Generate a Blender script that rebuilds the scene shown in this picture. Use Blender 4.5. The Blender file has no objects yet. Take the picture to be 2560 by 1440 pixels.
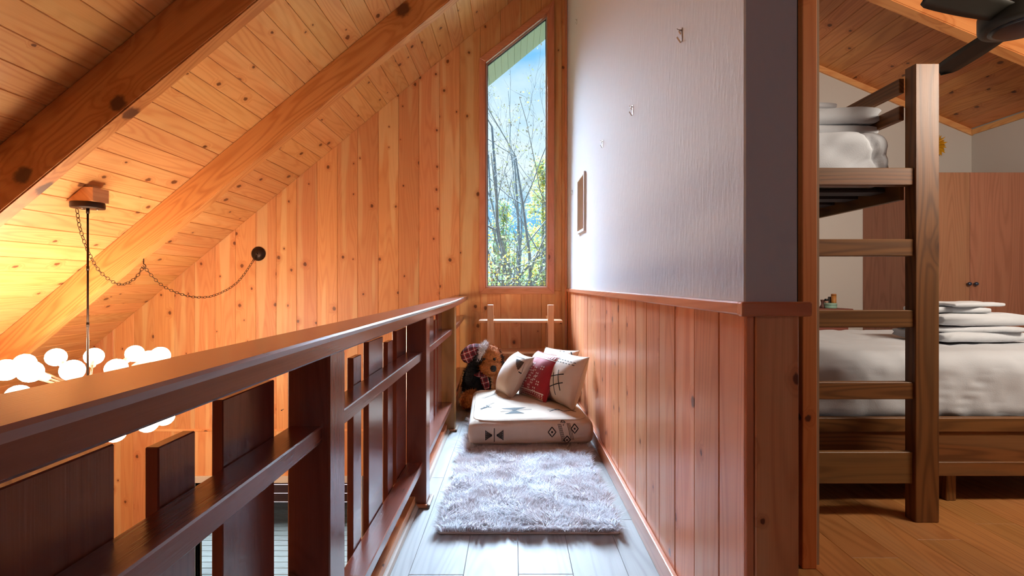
import bpy, bmesh, math, random
import numpy as np
from mathutils import Vector, Matrix, noise
from mathutils.bvhtree import BVHTree

random.seed(7); rng = np.random.default_rng(7)
S = bpy.context.scene
COL = S.collection
R = math.radians
EYE = 1.1                      # camera height above the loft floor
YREAR = -2.5
F = 1230.0                     # focal length in pixels of the 2560 wide frame

# ------------------------------------------------------------------ camera
cam_d = bpy.data.cameras.new('camera'); cam = bpy.data.objects.new('camera', cam_d); COL.objects.link(cam)
cam_d.sensor_width = 36; cam_d.lens = 36 * F / 2560
cam_d.shift_x = -4 / 2560; cam_d.shift_y = -9 / 2560
cam_d.clip_start = 0.02; cam_d.clip_end = 300
cam.location = (0, 0, EYE); cam.rotation_euler = (R(90), 0, 0)
S.camera = cam

# ------------------------------------------------------------------ colour management
S.view_settings.view_transform = 'Standard'
S.view_settings.look = 'None'
S.view_settings.exposure = 0.3
S.view_settings.gamma = 1.0
S.view_settings.use_curve_mapping = False
cy = S.cycles
cy.max_bounces = 6; cy.diffuse_bounces = 3; cy.glossy_bounces = 3; cy.transmission_bounces = 4; cy.transparent_max_bounces = 8
cy.caustics_reflective = False; cy.caustics_refractive = False
cy.use_adaptive_sampling = True; cy.adaptive_threshold = 0.1; cy.adaptive_min_samples = 16; cy.use_denoising = True

# ------------------------------------------------------------------ world: blue sky with soft clouds
W = bpy.data.worlds.new('sky'); S.world = W; W.use_nodes = True
nt = W.node_tree; nt.nodes.clear()
wo = nt.nodes.new('ShaderNodeOutputWorld'); bg = nt.nodes.new('ShaderNodeBackground')
tc = nt.nodes.new('ShaderNodeTexCoord'); mp = nt.nodes.new('ShaderNodeMapping')
mp.inputs['Scale'].default_value = (3.0, 3.0, 7.0); mp.inputs['Location'].default_value = (0.3, 1.7, 0.55)
nz = nt.nodes.new('ShaderNodeTexNoise'); nz.inputs['Scale'].default_value = 1.0; nz.inputs['Detail'].default_value = 6; nz.inputs['Roughness'].default_value = 0.5
rp = nt.nodes.new('ShaderNodeValToRGB')
rp.color_ramp.elements[0].position = 0.44; rp.color_ramp.elements[0].color = (0.155, 0.50, 0.86, 1)
rp.color_ramp.elements[1].position = 0.68; rp.color_ramp.elements[1].color = (0.80, 0.90, 0.98, 1)
nt.links.new(tc.outputs['Generated'], mp.inputs['Vector']); nt.links.new(mp.outputs['Vector'], nz.inputs['Vector'])
nt.links.new(nz.outputs['Fac'], rp.inputs['Fac']); nt.links.new(rp.outputs['Color'], bg.inputs['Color'])
bg.inputs['Strength'].default_value = 1.0
nt.links.new(bg.outputs['Background'], wo.inputs['Surface'])

def light(name, kind, energy, color, loc, rot, **kw):
    d = bpy.data.lights.new(name, kind); d.energy = energy; d.color = color
    for k, v in kw.items(): setattr(d, k, v)
    o = bpy.data.objects.new(name, d); COL.objects.link(o); o.location = loc; o.rotation_euler = rot
    return o

def aim(o, direction):
    o.rotation_euler = Vector(direction).to_track_quat('-Z', 'Y').to_euler()

# soft daylight from the bright side of the sky, coming in through the tall gable window
sun = light('daylight', 'SUN', 74.0, (0.62, 0.78, 1.0), (0, 12, 10), (0, 0, 0), angle=R(44))
aim(sun, (0.15, -1.0, -0.80))
# bedroom light: unseen area light added at the front wall, beside the doorway
bl = light('bedroom_added_light', 'AREA', 74, (1.0, 0.88, 0.74), (2.9, 1.45, 2.25), (0, 0, 0), shape='RECTANGLE', size=1.3, size_y=0.5)
aim(bl, (-0.12, 1.0, -0.22))

# hall fill: unseen cool area light added at the rear wall
hl = light('hall_fill_light', 'AREA', 5.5, (0.86, 0.91, 1.0), (1.0, YREAR + 0.03, 1.7), (0, 0, 0), shape='RECTANGLE', size=1.7, size_y=1.4)
aim(hl, (0, 1, 0))

# ------------------------------------------------------------------ colour / material helpers
def lin(h):
    h = h.lstrip('#'); v = [int(h[i:i+2], 16) / 255 for i in (0, 2, 4)]
    return tuple(c / 12.92 if c <= 0.04045 else ((c + 0.055) / 1.055) ** 2.4 for c in v) + (1,)

def newmat(name):
    m = bpy.data.materials.new(name); m.use_nodes = True
    t = m.node_tree; t.nodes.clear()
    o = t.nodes.new('ShaderNodeOutputMaterial'); p = t.nodes.new('ShaderNodeBsdfPrincipled')
    t.links.new(p.outputs[0], o.inputs[0])
    return m, t, p

def N(t, typ, ins=None, **props):
    n = t.nodes.new(typ)
    for k, v in props.items(): setattr(n, k, v)
    if ins:
        for k, v in ins.items():
            if hasattr(v, 'is_output'): t.links.new(v, n.inputs[k])
            else: n.inputs[k].default_value = v
    return n

def M_(t, op, a, b=0.0, c=None, clamp=False):
    n = t.nodes.new('ShaderNodeMath'); n.operation = op; n.use_clamp = clamp
    for i, v in enumerate((a, b) if c is None else (a, b, c)):
        if hasattr(v, 'is_output'): t.links.new(v, n.inputs[i])
        else: n.inputs[i].default_value = v
    return n.outputs[0]

def mixc(t, f, a, b, mode='MIX'):
    n = t.nodes.new('ShaderNodeMix'); n.data_type = 'RGBA'; n.blend_type = mode; n.clamp_factor = True
    for s, v in ((n.inputs[0], f), (n.inputs[6], a), (n.inputs[7], b)):
        if hasattr(v, 'is_output'): t.links.new(v, s)
        else: s.default_value = v
    return n.outputs[2]

def smooth(t, v, lo, hi, a=0.0, b=1.0):
    n = t.nodes.new('ShaderNodeMapRange'); n.interpolation_type = 'SMOOTHSTEP'
    t.links.new(v, n.inputs[0])
    for i, x in enumerate((lo, hi, a, b)): n.inputs[i + 1].default_value = x
    return n.outputs[0]

_wc = {}
SWZ = {'X': (0, 1, 2), 'Y': (1, 0, 2), 'Z': (2, 0, 1)}
WOODS = {  # light, mid, dark line, knot, knot cell size, knot share, sapwood colour, sapwood amount, roughness, coat, tint spread, grain contrast
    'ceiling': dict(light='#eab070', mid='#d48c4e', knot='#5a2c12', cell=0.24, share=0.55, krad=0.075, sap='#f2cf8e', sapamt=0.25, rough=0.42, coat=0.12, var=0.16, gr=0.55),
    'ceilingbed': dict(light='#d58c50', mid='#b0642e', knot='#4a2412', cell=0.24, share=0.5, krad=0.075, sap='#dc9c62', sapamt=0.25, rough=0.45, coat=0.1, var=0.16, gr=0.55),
    'wall':    dict(light='#e4a066', mid='#cc7a42', knot='#5e2c12', cell=0.23, share=0.62, krad=0.065, sap='#f2cb90', sapamt=0.5, rough=0.45, coat=0.08, var=0.22, gr=0.35),
    'beam':    dict(light='#e29a5e', mid='#bd6a34', knot='#4a1c0c', cell=0.55, share=0.75, krad=0.085, sap='#d98a4a', sapamt=0.2, rough=0.5, coat=0.1, var=0.05, gr=0.62),
    'jamb':    dict(light='#e08a48', mid='#c8682c', knot='#4a1c0c', cell=0.2, share=0.6, krad=0.06, sap='#d98a4a', sapamt=0.3, rough=0.5, coat=0.1, var=0.05, gr=0.4),
    'cedar':   dict(light='#e5996a', mid='#c27046', knot='#54231a', cell=0.24, share=0.6, krad=0.06, sap='#eeb488', sapamt=0.5, rough=0.4, coat=0.25, var=0.25, gr=0.4),
    'cedartrim': dict(light='#dc9068', mid='#c4744c', knot='#6a3018', cell=0.7, share=0.2, krad=0.03, sap='#e0986a', sapamt=0.3, rough=0.3, coat=0.4, var=0.1, gr=0.45),
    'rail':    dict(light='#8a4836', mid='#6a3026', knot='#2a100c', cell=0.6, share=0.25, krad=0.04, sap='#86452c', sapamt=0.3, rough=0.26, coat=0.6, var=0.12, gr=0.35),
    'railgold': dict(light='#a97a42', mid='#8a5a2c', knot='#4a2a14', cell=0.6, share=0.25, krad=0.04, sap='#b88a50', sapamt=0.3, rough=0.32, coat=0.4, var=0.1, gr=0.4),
    'oakdaylit': dict(light='#aaa6a4', mid='#8f8a87', knot='#777069', cell=0.9, share=0.15, krad=0.03, sap='#b2aeac', sapamt=0.3, rough=0.55, coat=0.0, var=0.08, gr=0.55),  # corridor daylight's cool cast is put into the oak colour
    'oakwarmlit': dict(light='#cc8a50', mid='#a5652f', knot='#5a361a', cell=0.9, share=0.2, krad=0.03, sap='#c8925e', sapamt=0.4, rough=0.4, coat=0.12, var=0.2, gr=0.5),  # same oak, with the bedroom's warm light put into the colour
    'walnut':  dict(light='#86582e', mid='#593618', knot='#2c1a10', cell=0.9, share=0.1, krad=0.03, sap='#80603c', sapamt=0.5, rough=0.45, coat=0.1, var=0.08, gr=0.7),
    'cherry':  dict(light='#b27a5c', mid='#935e42', knot='#6b3a22', cell=0.9, share=0.0, krad=0.02, sap='#b58262', sapamt=0.4, rough=0.35, coat=0.1, var=0.03, gr=0.5),
    'shelfpine': dict(light='#dba377', mid='#c28556', knot='#8a5030', cell=0.6, share=0.1, krad=0.03, sap='#e6b88e', sapamt=0.3, rough=0.4, coat=0.15, var=0.06, gr=0.4),
    'deck':    dict(light='#a39b8c', mid='#837a6c', knot='#5c5348', cell=0.6, share=0.3, krad=0.03, sap='#b0a898', sapamt=0.3, rough=0.7, coat=0.0, var=0.25, gr=0.4),
    'soffit':  dict(light='#8fa79f', mid='#839b94', knot='#75908a', cell=0.6, share=0.0, krad=0.03, sap='#95aca5', sapamt=0.3, rough=0.6, coat=0.0, var=0.06, gr=0.2),
    'barn':    dict(light='#8a4a3c', mid='#74382e', knot='#4a2018', cell=0.6, share=0.2, krad=0.03, sap='#96564a', sapamt=0.3, rough=0.7, coat=0.0, var=0.15, gr=0.4),
}
def wood(kind, axis='X'):
    key = (kind, axis)
    if key in _wc: return _wc[key]
    k = WOODS[kind]
    m, t, p = newmat('wood_%s_%s' % (kind, axis.lower()))
    co = N(t, 'ShaderNodeTexCoord'); sp = N(t, 'ShaderNodeSeparateXYZ', {0: co.outputs['Object']})
    oi = N(t, 'ShaderNodeObjectInfo'); rnd = oi.outputs['Random']
    a, b, c = SWZ[axis]
    L = M_(t, 'ADD', sp.outputs[a], M_(t, 'MULTIPLY', rnd, 53.0))
    A = M_(t, 'ADD', M_(t, 'ADD', sp.outputs[b], sp.outputs[c]), M_(t, 'MULTIPLY', rnd, 17.3))
    # knots
    kc = 1.0 / k['cell']
    kv = N(t, 'ShaderNodeCombineXYZ', {0: M_(t, 'MULTIPLY', L, kc * 0.8), 1: M_(t, 'MULTIPLY', A, kc), 2: 0.0})
    vo = N(t, 'ShaderNodeTexVoronoi', {'Vector': kv.outputs[0], 'Scale': 1.0, 'Randomness': 1.0}, voronoi_dimensions='2D', feature='F1')
    sc = N(t, 'ShaderNodeSeparateColor', {0: vo.outputs['Color']})
    has = M_(t, 'GREATER_THAN', sc.outputs[0], 1.0 - k['share'])
    rad = M_(t, 'MULTIPLY_ADD', sc.outputs[1], k['krad'], k['krad'] * 0.45)
    wob = N(t, 'ShaderNodeTexNoise', {'Vector': kv.outputs[0], 'Scale': 14.0, 'Detail': 2.0})
    dist = M_(t, 'ADD', vo.outputs['Distance'], M_(t, 'MULTIPLY', M_(t, 'SUBTRACT', wob.outputs[0], 0.5), k['krad'] * 0.9))
    kd = M_(t, 'DIVIDE', dist, rad)
    core = M_(t, 'MULTIPLY', smooth(t, kd, 0.55, 1.05, 1.0, 0.0), has)
    halo = M_(t, 'MULTIPLY', smooth(t, kd, 0.7, 3.2, 1.0, 0.0), has)
    # growth-ring contours bending round the knots
    gv = N(t, 'ShaderNodeCombineXYZ', {0: M_(t, 'MULTIPLY', L, 0.55), 1: M_(t, 'MULTIPLY', A, 6.0), 2: M_(t, 'MULTIPLY', rnd, 9.0)})
    gn = N(t, 'ShaderNodeTexNoise', {'Vector': gv.outputs[0], 'Scale': 1.0, 'Detail': 1.5, 'Roughness': 0.4})
    gsum = M_(t, 'ADD', gn.outputs[0], M_(t, 'MULTIPLY', halo, 0.12))
    ring = M_(t, 'MULTIPLY_ADD', M_(t, 'SINE', M_(t, 'MULTIPLY', gsum, 95.0)), 0.5, 0.5)
    ring = M_(t, 'POWER', ring, 2.2)
    fv = N(t, 'ShaderNodeCombineXYZ', {0: M_(t, 'MULTIPLY', L, 4.0), 1: M_(t, 'MULTIPLY', A, 260.0), 2: 0.0})
    fn = N(t, 'ShaderNodeTexNoise', {'Vector': fv.outputs[0], 'Scale': 1.0, 'Detail': 2.0})
    # sapwood streaks along the board
    sv = N(t, 'ShaderNodeCombineXYZ', {0: M_(t, 'MULTIPLY', L, 0.5), 1: M_(t, 'MULTIPLY', A, 8.5), 2: M_(t, 'MULTIPLY', rnd, 31.0)})
    sn = N(t, 'ShaderNodeTexNoise', {'Vector': sv.outputs[0], 'Scale': 1.0, 'Detail': 1.0})
    sap = M_(t, 'MULTIPLY', smooth(t, sn.outputs[0], 0.54, 0.62), k['sapamt'])
    col = mixc(t, M_(t, 'MULTIPLY', ring, k['gr']), lin(k['light']), lin(k['mid']))
    col = mixc(t, sap, col, lin(k['sap']))
    col = mixc(t, M_(t, 'MULTIPLY', smooth(t, fn.outputs[0], 0.35, 0.7), 0.22 * k['gr'] + 0.08), col, lin(k['mid']))
    col = mixc(t, M_(t, 'MULTIPLY', halo, 0.55), col, lin(k['mid']))
    col = mixc(t, M_(t, 'MULTIPLY', core, 0.85), col, lin(k['knot']))
    r2 = M_(t, 'FRACT', M_(t, 'MULTIPLY', rnd, 7.77))
    hs = N(t, 'ShaderNodeHueSaturation', {'Hue': M_(t, 'MULTIPLY_ADD', r2, 0.012, 0.494), 'Saturation': 1.0,
                                          'Value': M_(t, 'MULTIPLY_ADD', rnd, k['var'], 1.0 - k['var'] * 0.6), 'Color': col})
    t.links.new(hs.outputs[0], p.inputs['Base Color'])
    p.inputs['Roughness'].default_value = k['rough']
    if k['coat'] > 0.2: p.inputs['Coat Weight'].default_value = k['coat']; p.inputs['Coat Roughness'].default_value = 0.22
    if kind in ('rail', 'walnut', 'beam'):
      bp = N(t, 'ShaderNodeBump', {'Strength': 0.12, 'Distance': 0.003, 'Height': fn.outputs[0]})
      t.links.new(bp.outputs[0], p.inputs['Normal'])
    _wc[key] = m
    return m

def plain(name, hexc, rough=0.5, metal=0.0, bump=0.0, bscale=80.0, var=0.0, vscale=8.0, sheen=0.0, stretch=(1, 1, 1), trans=0.0):
    if name in _wc: return _wc[name]
    m, t, p = newmat(name)
    c = lin(hexc)
    co = N(t, 'ShaderNodeTexCoord'); mp = N(t, 'ShaderNodeMapping', {0: co.outputs['Object'], 'Scale': stretch})
    if var > 0:
        n = N(t, 'ShaderNodeTexNoise', {'Vector': mp.outputs[0], 'Scale': vscale, 'Detail': 3.0})
        d = tuple(x * (1 - var) for x in c[:3]) + (1,)
        t.links.new(mixc(t, smooth(t, n.outputs[0], 0.3, 0.7), d, c), p.inputs['Base Color'])
    else: p.inputs['Base Color'].default_value = c
    p.inputs['Roughness'].default_value = rough; p.inputs['Metallic'].default_value = metal
    if sheen: p.inputs['Sheen Weight'].default_value = sheen
    if bump > 0:
        n = N(t, 'ShaderNodeTexNoise', {'Vector': mp.outputs[0], 'Scale': bscale, 'Detail': 4.0})
        b = N(t, 'ShaderNodeBump', {'Strength': bump, 'Distance': 0.004, 'Height': n.outputs[0]})
        t.links.new(b.outputs[0], p.inputs['Normal'])
    _wc[name] = m
    return m

def emit(name, color, strength):
    m, t, p = newmat(name)
    p.inputs['Base Color'].default_value = (1, 1, 1, 1)
    p.inputs['Emission Color'].default_value = color; p.inputs['Emission Strength'].default_value = strength
    return m

def glass(name, ior=1.2):
    m = bpy.data.materials.new(name); m.use_nodes = True; t = m.node_tree; t.nodes.clear()
    o = t.nodes.new('ShaderNodeOutputMaterial')
    tr = N(t, 'ShaderNodeBsdfTransparent', {0: (0.93, 0.97, 0.97, 1)}); gl = N(t, 'ShaderNodeBsdfGlossy', {'Roughness': 0.02})
    fr = N(t, 'ShaderNodeFresnel', {'IOR': ior}); mx = N(t, 'ShaderNodeMixShader', {0: fr.outputs[0], 1: tr.outputs[0], 2: gl.outputs[0]})
    t.links.new(mx.outputs[0], o.inputs[0]); return m

# ------------------------------------------------------------------ mesh helpers
def link(name, me, mat=None, parent=None, loc=(0, 0, 0), rot=(0, 0, 0)):
    o = bpy.data.objects.new(name, me); COL.objects.link(o)
    if mat is not None:
        if isinstance(mat, (list, tuple)):
            for x in mat: me.materials.append(x)
        elif not me.materials: me.materials.append(mat)
    o.location = loc; o.rotation_euler = rot
    if parent is not None:
        o.parent = parent
        # children of the room's own meshes are given in world space, children of a thing's Empty in its local space
        if parent.get('kind') == 'structure': o.matrix_parent_inverse = parent.matrix_basis.inverted()
    return o

def from_bm(name, bm, mat=None, parent=None, loc=(0, 0, 0), rot=(0, 0, 0), smooth_=False):
    bmesh.ops.recalc_face_normals(bm, faces=bm.faces)
    me = bpy.data.meshes.new(name); bm.to_mesh(me); bm.free()
    if smooth_: me.polygons.foreach_set('use_smooth', [True] * len(me.polygons))
    return link(name, me, mat, parent, loc, rot)

def pydata(name, v, f, mat=None, parent=None, loc=(0, 0, 0), rot=(0, 0, 0), smooth_=False):
    me = bpy.data.meshes.new(name); me.from_pydata([tuple(x) for x in v], [], [tuple(x) for x in f]); me.update()
    if smooth_: me.polygons.foreach_set('use_smooth', [True] * len(me.polygons))
    return link(name, me, mat, parent, loc, rot)

def box(name, x0, x1, y0, y1, z0, z1, mat, parent=None, ch=0.002, seg=1, rot=None):
    """a box with chamfered edges given by its world extents (parents sit at the world origin)"""
    bm = bmesh.new(); bmesh.ops.create_cube(bm, size=1.0)
    sx, sy, sz = x1 - x0, y1 - y0, z1 - z0
    bmesh.ops.scale(bm, vec=(sx, sy, sz), verts=bm.verts)
    if ch > 0:
        c = min(ch, 0.4 * min(sx, sy, sz))
        bmesh.ops.bevel(bm, geom=bm.edges[:], offset=c, segments=seg, affect='EDGES', profile=0.5)
    o = from_bm(name, bm, mat, parent, ((x0 + x1) / 2, (y0 + y1) / 2, (z0 + z1) / 2), smooth_=False)
    if rot: o.rotation_euler = rot
    return o

def prism(name, poly, y0, y1, mat, parent=None, ch=0.003, plane='XZ'):
    """polygon (a,b) extruded; plane XZ extrudes along Y, YZ along X, XY along Z"""
    ca = sum(q[0] for q in poly) / len(poly); cb = sum(q[1] for q in poly) / len(poly); cc = (y0 + y1) / 2
    def V3(a, b, c): return {'XZ': (a, c, b), 'YZ': (c, a, b), 'XY': (a, b, c)}[plane]
    bm = bmesh.new()
    lo = [bm.verts.new(V3(a - ca, b - cb, y0 - cc)) for a, b in poly]
    hi = [bm.verts.new(V3(a - ca, b - cb, y1 - cc)) for a, b in poly]
    bm.faces.new(lo); bm.faces.new(hi[::-1])
    n = len(poly)
    for i in range(n): bm.faces.new((lo[i], hi[i], hi[(i + 1) % n], lo[(i + 1) % n]))
    if ch > 0: bmesh.ops.bevel(bm, geom=bm.edges[:], offset=ch, segments=1, affect='EDGES')
    return from_bm(name, bm, mat, parent, V3(ca, cb, cc))

def lathe(name, prof, mat, parent=None, loc=(0, 0, 0), rot=(0, 0, 0), n=24, smooth_=True):
    v, f = [], []
    for r, z in prof:
        for i in range(n):
            a = 2 * math.pi * i / n; v.append((r * math.cos(a), r * math.sin(a), z))
    for j in range(len(prof) - 1):
        for i in range(n):
            f.append((j * n + i, j * n + (i + 1) % n, (j + 1) * n + (i + 1) % n, (j + 1) * n + i))
    f.append(tuple(range(n))[::-1]); f.append(tuple((len(prof) - 1) * n + i for i in range(n)))
    return pydata(name, v, f, mat, parent, loc, rot, smooth_)

def tube_data(pts, rads, n=6, cap=True):
    v, f = [], []
    pts = [Vector(q) for q in pts]; m = len(pts)
    up = Vector((0, 0, 1))
    for i, q in enumerate(pts):
        d = (pts[min(i + 1, m - 1)] - pts[max(i - 1, 0)]).normalized()
        ref = up if abs(d.dot(up)) < 0.95 else Vector((1, 0, 0))
        a = d.cross(ref).normalized(); b = d.cross(a)
        r = rads[i] if hasattr(rads, '__len__') else rads
        for j in range(n):
            th = 2 * math.pi * j / n
            v.append(q + a * (r * math.cos(th)) + b * (r * math.sin(th)))
    for i in range(m - 1):
        for j in range(n):
            f.append((i * n + j, i * n + (j + 1) % n, (i + 1) * n + (j + 1) % n, (i + 1) * n + j))
    if cap:
        f.append(tuple(range(n))); f.append(tuple((m - 1) * n + j for j in range(n))[::-1])
    return v, f

def tube(name, pts, rads, mat, parent=None, n=8):
    v, f = tube_data(pts, rads, n); return pydata(name, v, f, mat, parent, smooth_=True)

def empty(name, loc=(0, 0, 0), rot=(0, 0, 0)):
    o = bpy.data.objects.new(name, None); COL.objects.link(o); o.location = loc; o.rotation_euler = rot; o.empty_display_size = 0.1
    return o

def tag(o, label=None, cat=None, group=None, kind=None):
    if label: o['label'] = label
    if cat: o['category'] = cat
    if group: o['group'] = group
    if kind: o['kind'] = kind
    return o

def struct(o, label=None): return tag(o, label, None, None, 'structure')

def at(px, py, Y):
    return Vector(((px - 1284) * Y / F, Y, EYE + (711 - py) * Y / F))

# ------------------------------------------------------------------ dimensions
YB = 5.22                       # gable wall
XW = 0.569                      # corridor face of the partition
def roof(x): return 4.123 + 0.825 * x
def roofb(x): return 4.763 - 0.42 * x
XR = 0.514                      # ridge
XL = -5.2                       # eave wall
XB = 4.84                       # bedroom right wall
YR = YREAR                       # rear wall
ZD = -2.6                       # lower floor
A1 = math.atan(0.825); A2 = math.atan(0.42)

plaster = plain('plaster_white', '#cdd1da', 0.8, bump=0.35, bscale=55.0, stretch=(1, 1, 0.28))
plaster_bed = plain('plaster_bedroom', '#cfc9c2', 0.7, bump=0.08, bscale=60.0)
iron = plain('dark_bronze', '#3a2a22', 0.45, metal=0.7)
steel = plain('bright_steel', '#b8b4ae', 0.3, metal=1.0)
black = plain('matt_black', '#15161a', 0.45)
rubber = plain('soft_black_gasket', '#101010', 0.6)
alu = plain('window_aluminium', '#cfd3d4', 0.4, metal=0.3)
clear = glass('window_glass')

# ------------------------------------------------------------------ roof, ceilings
def slab_along(name, x0, x1, fn, y0, y1, up0, up1, mat):
    v = []
    for y in (y0, y1):
        v += [(x0, y, fn(x0) + up0), (x1, y, fn(x1) + up0), (x1, y, fn(x1) + up1), (x0, y, fn(x0) + up1)]
    return pydata(name, v, [(0, 1, 2, 3), (7, 6, 5, 4), (0, 4, 5, 1), (1, 5, 6, 2), (2, 6, 7, 3), (3, 7, 4, 0)], mat)

roof_dark = plain('roof_deck', '#4a4038', 0.8)
ceiling = struct(slab_along('ceiling', XL - 0.6, XR + 0.02, roof, YR - 0.1, 6.82, 0.03, 0.20, roof_dark), 'sloped tongue and groove pine ceiling over the loft')
ceiling_b = struct(slab_along('ceiling_bedroom', XR, XB + 0.3, roofb, YR - 0.1, 6.82, 0.03, 0.20, roof_dark), 'low sloped pine ceiling over the bedroom')

def slope_plank(x0, x1, fn, ang, y0, y1, mat, parent, name='plank', th=0.022):
    xm = (x0 + x1) / 2; w = (x1 - x0) / math.cos(ang) - 0.0012
    bm = bmesh.new(); bmesh.ops.create_cube(bm, size=1.0)
    bmesh.ops.scale(bm, vec=(w, y1 - y0, th), verts=bm.verts)
    bmesh.ops.bevel(bm, geom=bm.edges[:], offset=0.0042, segments=1, affect='EDGES')
    s = math.copysign(1, fn(1) - fn(0))
    return from_bm(name, bm, mat, parent, (xm, (y0 + y1) / 2, fn(xm) + th / 2 / math.cos(ang)), (0, -s * ang, 0))

dx = 0.1164
x = XR
while x - dx > XL:
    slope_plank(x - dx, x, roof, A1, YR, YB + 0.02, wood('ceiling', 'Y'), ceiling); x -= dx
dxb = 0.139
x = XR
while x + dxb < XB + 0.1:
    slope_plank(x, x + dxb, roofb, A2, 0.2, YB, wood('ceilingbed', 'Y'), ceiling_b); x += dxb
# painted soffit boards outside, under the overhang
x = XR
while x > -1.3:
    slope_plank(x - 0.085, x, roof, A1, YB + 0.13, 6.8, wood('soffit', 'Y'), ceiling, 'soffit_board'); x -= 0.085

def beam(name, y0, y1, fn, ang, xa, xb, drop, label):
    """a rafter beam under the roof plane, bottom 'drop' below it measured vertically"""
    s = math.copysign(1, fn(1) - fn(0))
    L = (xb - xa) / math.cos(ang); h = drop * math.cos(ang) + 0.004
    bm = bmesh.new(); bmesh.ops.create_cube(bm, size=1.0); bmesh.ops.scale(bm, vec=(L, y1 - y0, h), verts=bm.verts)
    bmesh.ops.bevel(bm, geom=bm.edges[:], offset=0.007, segments=2, affect='EDGES')
    xm = (xa + xb) / 2
    nx, nz_ = -s * math.sin(ang) * -1, -math.cos(ang)
    off = h / 2 - 0.002
    o = from_bm(name, bm, wood('beam', 'X'), None, (xm + nx * off, (y0 + y1) / 2, fn(xm) + nz_ * off), (0, -s * ang, 0))
    return struct(o, label)
beam('beam', 2.636, 2.727, roof, A1, XL, XR + 0.2, 0.364, 'dark red knotty roof beam nearest the top left corner')
beam('beam', 3.986, 4.090, roof, A1, XL, XR + 0.2, 0.290, 'orange roof beam above the chain, nearer the gable wall')
beam('beam', 3.73, 3.834, roofb, A2, XR + 0.1, XB, 0.30, 'grainy roof beam behind the bedroom fan')

# ------------------------------------------------------------------ gable wall (back) with tall window and lower glass door
WX0, WX1, WZ0 = -0.301, 0.369, EYE - 0.04
def wtop(x): return EYE + 2.36 + (x - WX0) * 0.791
DX0, DX1, DZ1, DZ0 = -3.39, -1.66, EYE - 2.10, ZD
def wall_core():
    bm = bmesh.new()
    xs = [XL, DX0, DX1, WX0, WX1, XR, XB]
    for i in range(len(xs) - 1):
        a, b = xs[i], xs[i + 1]
        ta, tb = (roof(a), roof(b)) if b <= XR + 1e-6 else (roofb(a), roofb(b))
        iv = [((ZD - 0.3, ZD - 0.3), (ta + 0.05, tb + 0.05))]
        if i == 1: iv = [((DZ1, DZ1), (ta + 0.05, tb + 0.05))]
        if i == 3: iv = [((ZD - 0.3, ZD - 0.3), (WZ0, WZ0)), ((wtop(a), wtop(b)), (ta + 0.05, tb + 0.05))]
        for (l0, l1), (h0, h1) in iv:
            v = [bm.verts.new(q) for y in (YB + 0.022, YB + 0.13) for q in ((a, y, l0), (b, y, l1), (b, y, h1), (a, y, h0))]
            for q in ((0, 1, 2, 3), (7, 6, 5, 4), (0, 4, 5, 1), (1, 5, 6, 2), (2, 6, 7, 3), (3, 7, 4, 0)): bm.faces.new([v[j] for j in q])
    bmesh.ops.remove_doubles(bm, verts=bm.verts, dist=0.0005)
    return from_bm('wall_back', bm, plain('wall_core', '#8a5a34', 0.8))
wall_back = struct(wall_core(), 'tall gable wall of vertical knotty pine boards')
bw = 51 * YB / F
edges = []
xe = (1200.5 - 1284) * YB / F
while xe > XL: xe -= bw
while xe < XW + bw: edges.append(xe); xe += bw
ZS = EYE - 1.545
for i in range(len(edges) - 1):
    a, b = max(edges[i], XL) + 0.0006, min(edges[i + 1], XW) - 0.0006
    if b - a < 0.01: continue
    m = wood('wall', 'Z')
    fa, fb = min(roof(a), roofb(a)), min(roof(b), roofb(b))
    y0, y1 = YB, YB + 0.022
    if roof(a) > ZS:
        if b > WX0 - 0.04 and a < WX1 + 0.04 and a > WX0 - 0.2:
            if a < WX0 - 0.06: a0 = a
            prism('board', [(a, ZS), (b, ZS), (b, WZ0 - 0.03), (a, WZ0 - 0.03)], y0, y1, m, wall_back)
            if b <= WX1 + 0.1: prism('board', [(a, wtop(a) + 0.03), (b, wtop(b) + 0.03), (b, fb), (a, fa)], y0, y1, m, wall_back)
            else:
                s_ = WX1 + 0.03
                prism('board', [(a, wtop(a) + 0.03), (s_, wtop(s_) + 0.03), (s_, roof(s_)), (a, fa)], y0, y1, m, wall_back)
                prism('board', [(s_ + 0.001, WZ0 - 0.029), (b, WZ0 - 0.029), (b, fb), (s_ + 0.001, roof(s_))], y0, y1, m, wall_back)
        else:
            prism('board', [(a, ZS), (b, ZS), (b, fb), (a, fa)], y0, y1, m, wall_back)
    # lower course below the seam
    if b <= DX0 - 0.03 or a >= DX1 + 0.03: lo = ZD
    else: lo = DZ1 + 0.07
    hi = ZS - 0.002
    if fa < hi: continue
    prism('board', [(a, lo), (b, lo), (b, hi), (a, hi)], y0 - 0.004, y1, m, wall_back)
struct(box('trim_1', XL, -0.6, YB - 0.012, YB - 0.003, ZS - 0.012, ZS + 0.012, wood('wall', 'X'), None), 'thin pine batten across the seam of the gable boards')
struct(box('trim_2', XW - 0.026, XW - 0.002, YB - 0.024, YB - 0.001, 0.0, 4.4, wood('cedartrim', 'Z'), None), 'narrow cedar corner trim beside the white wall')

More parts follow.
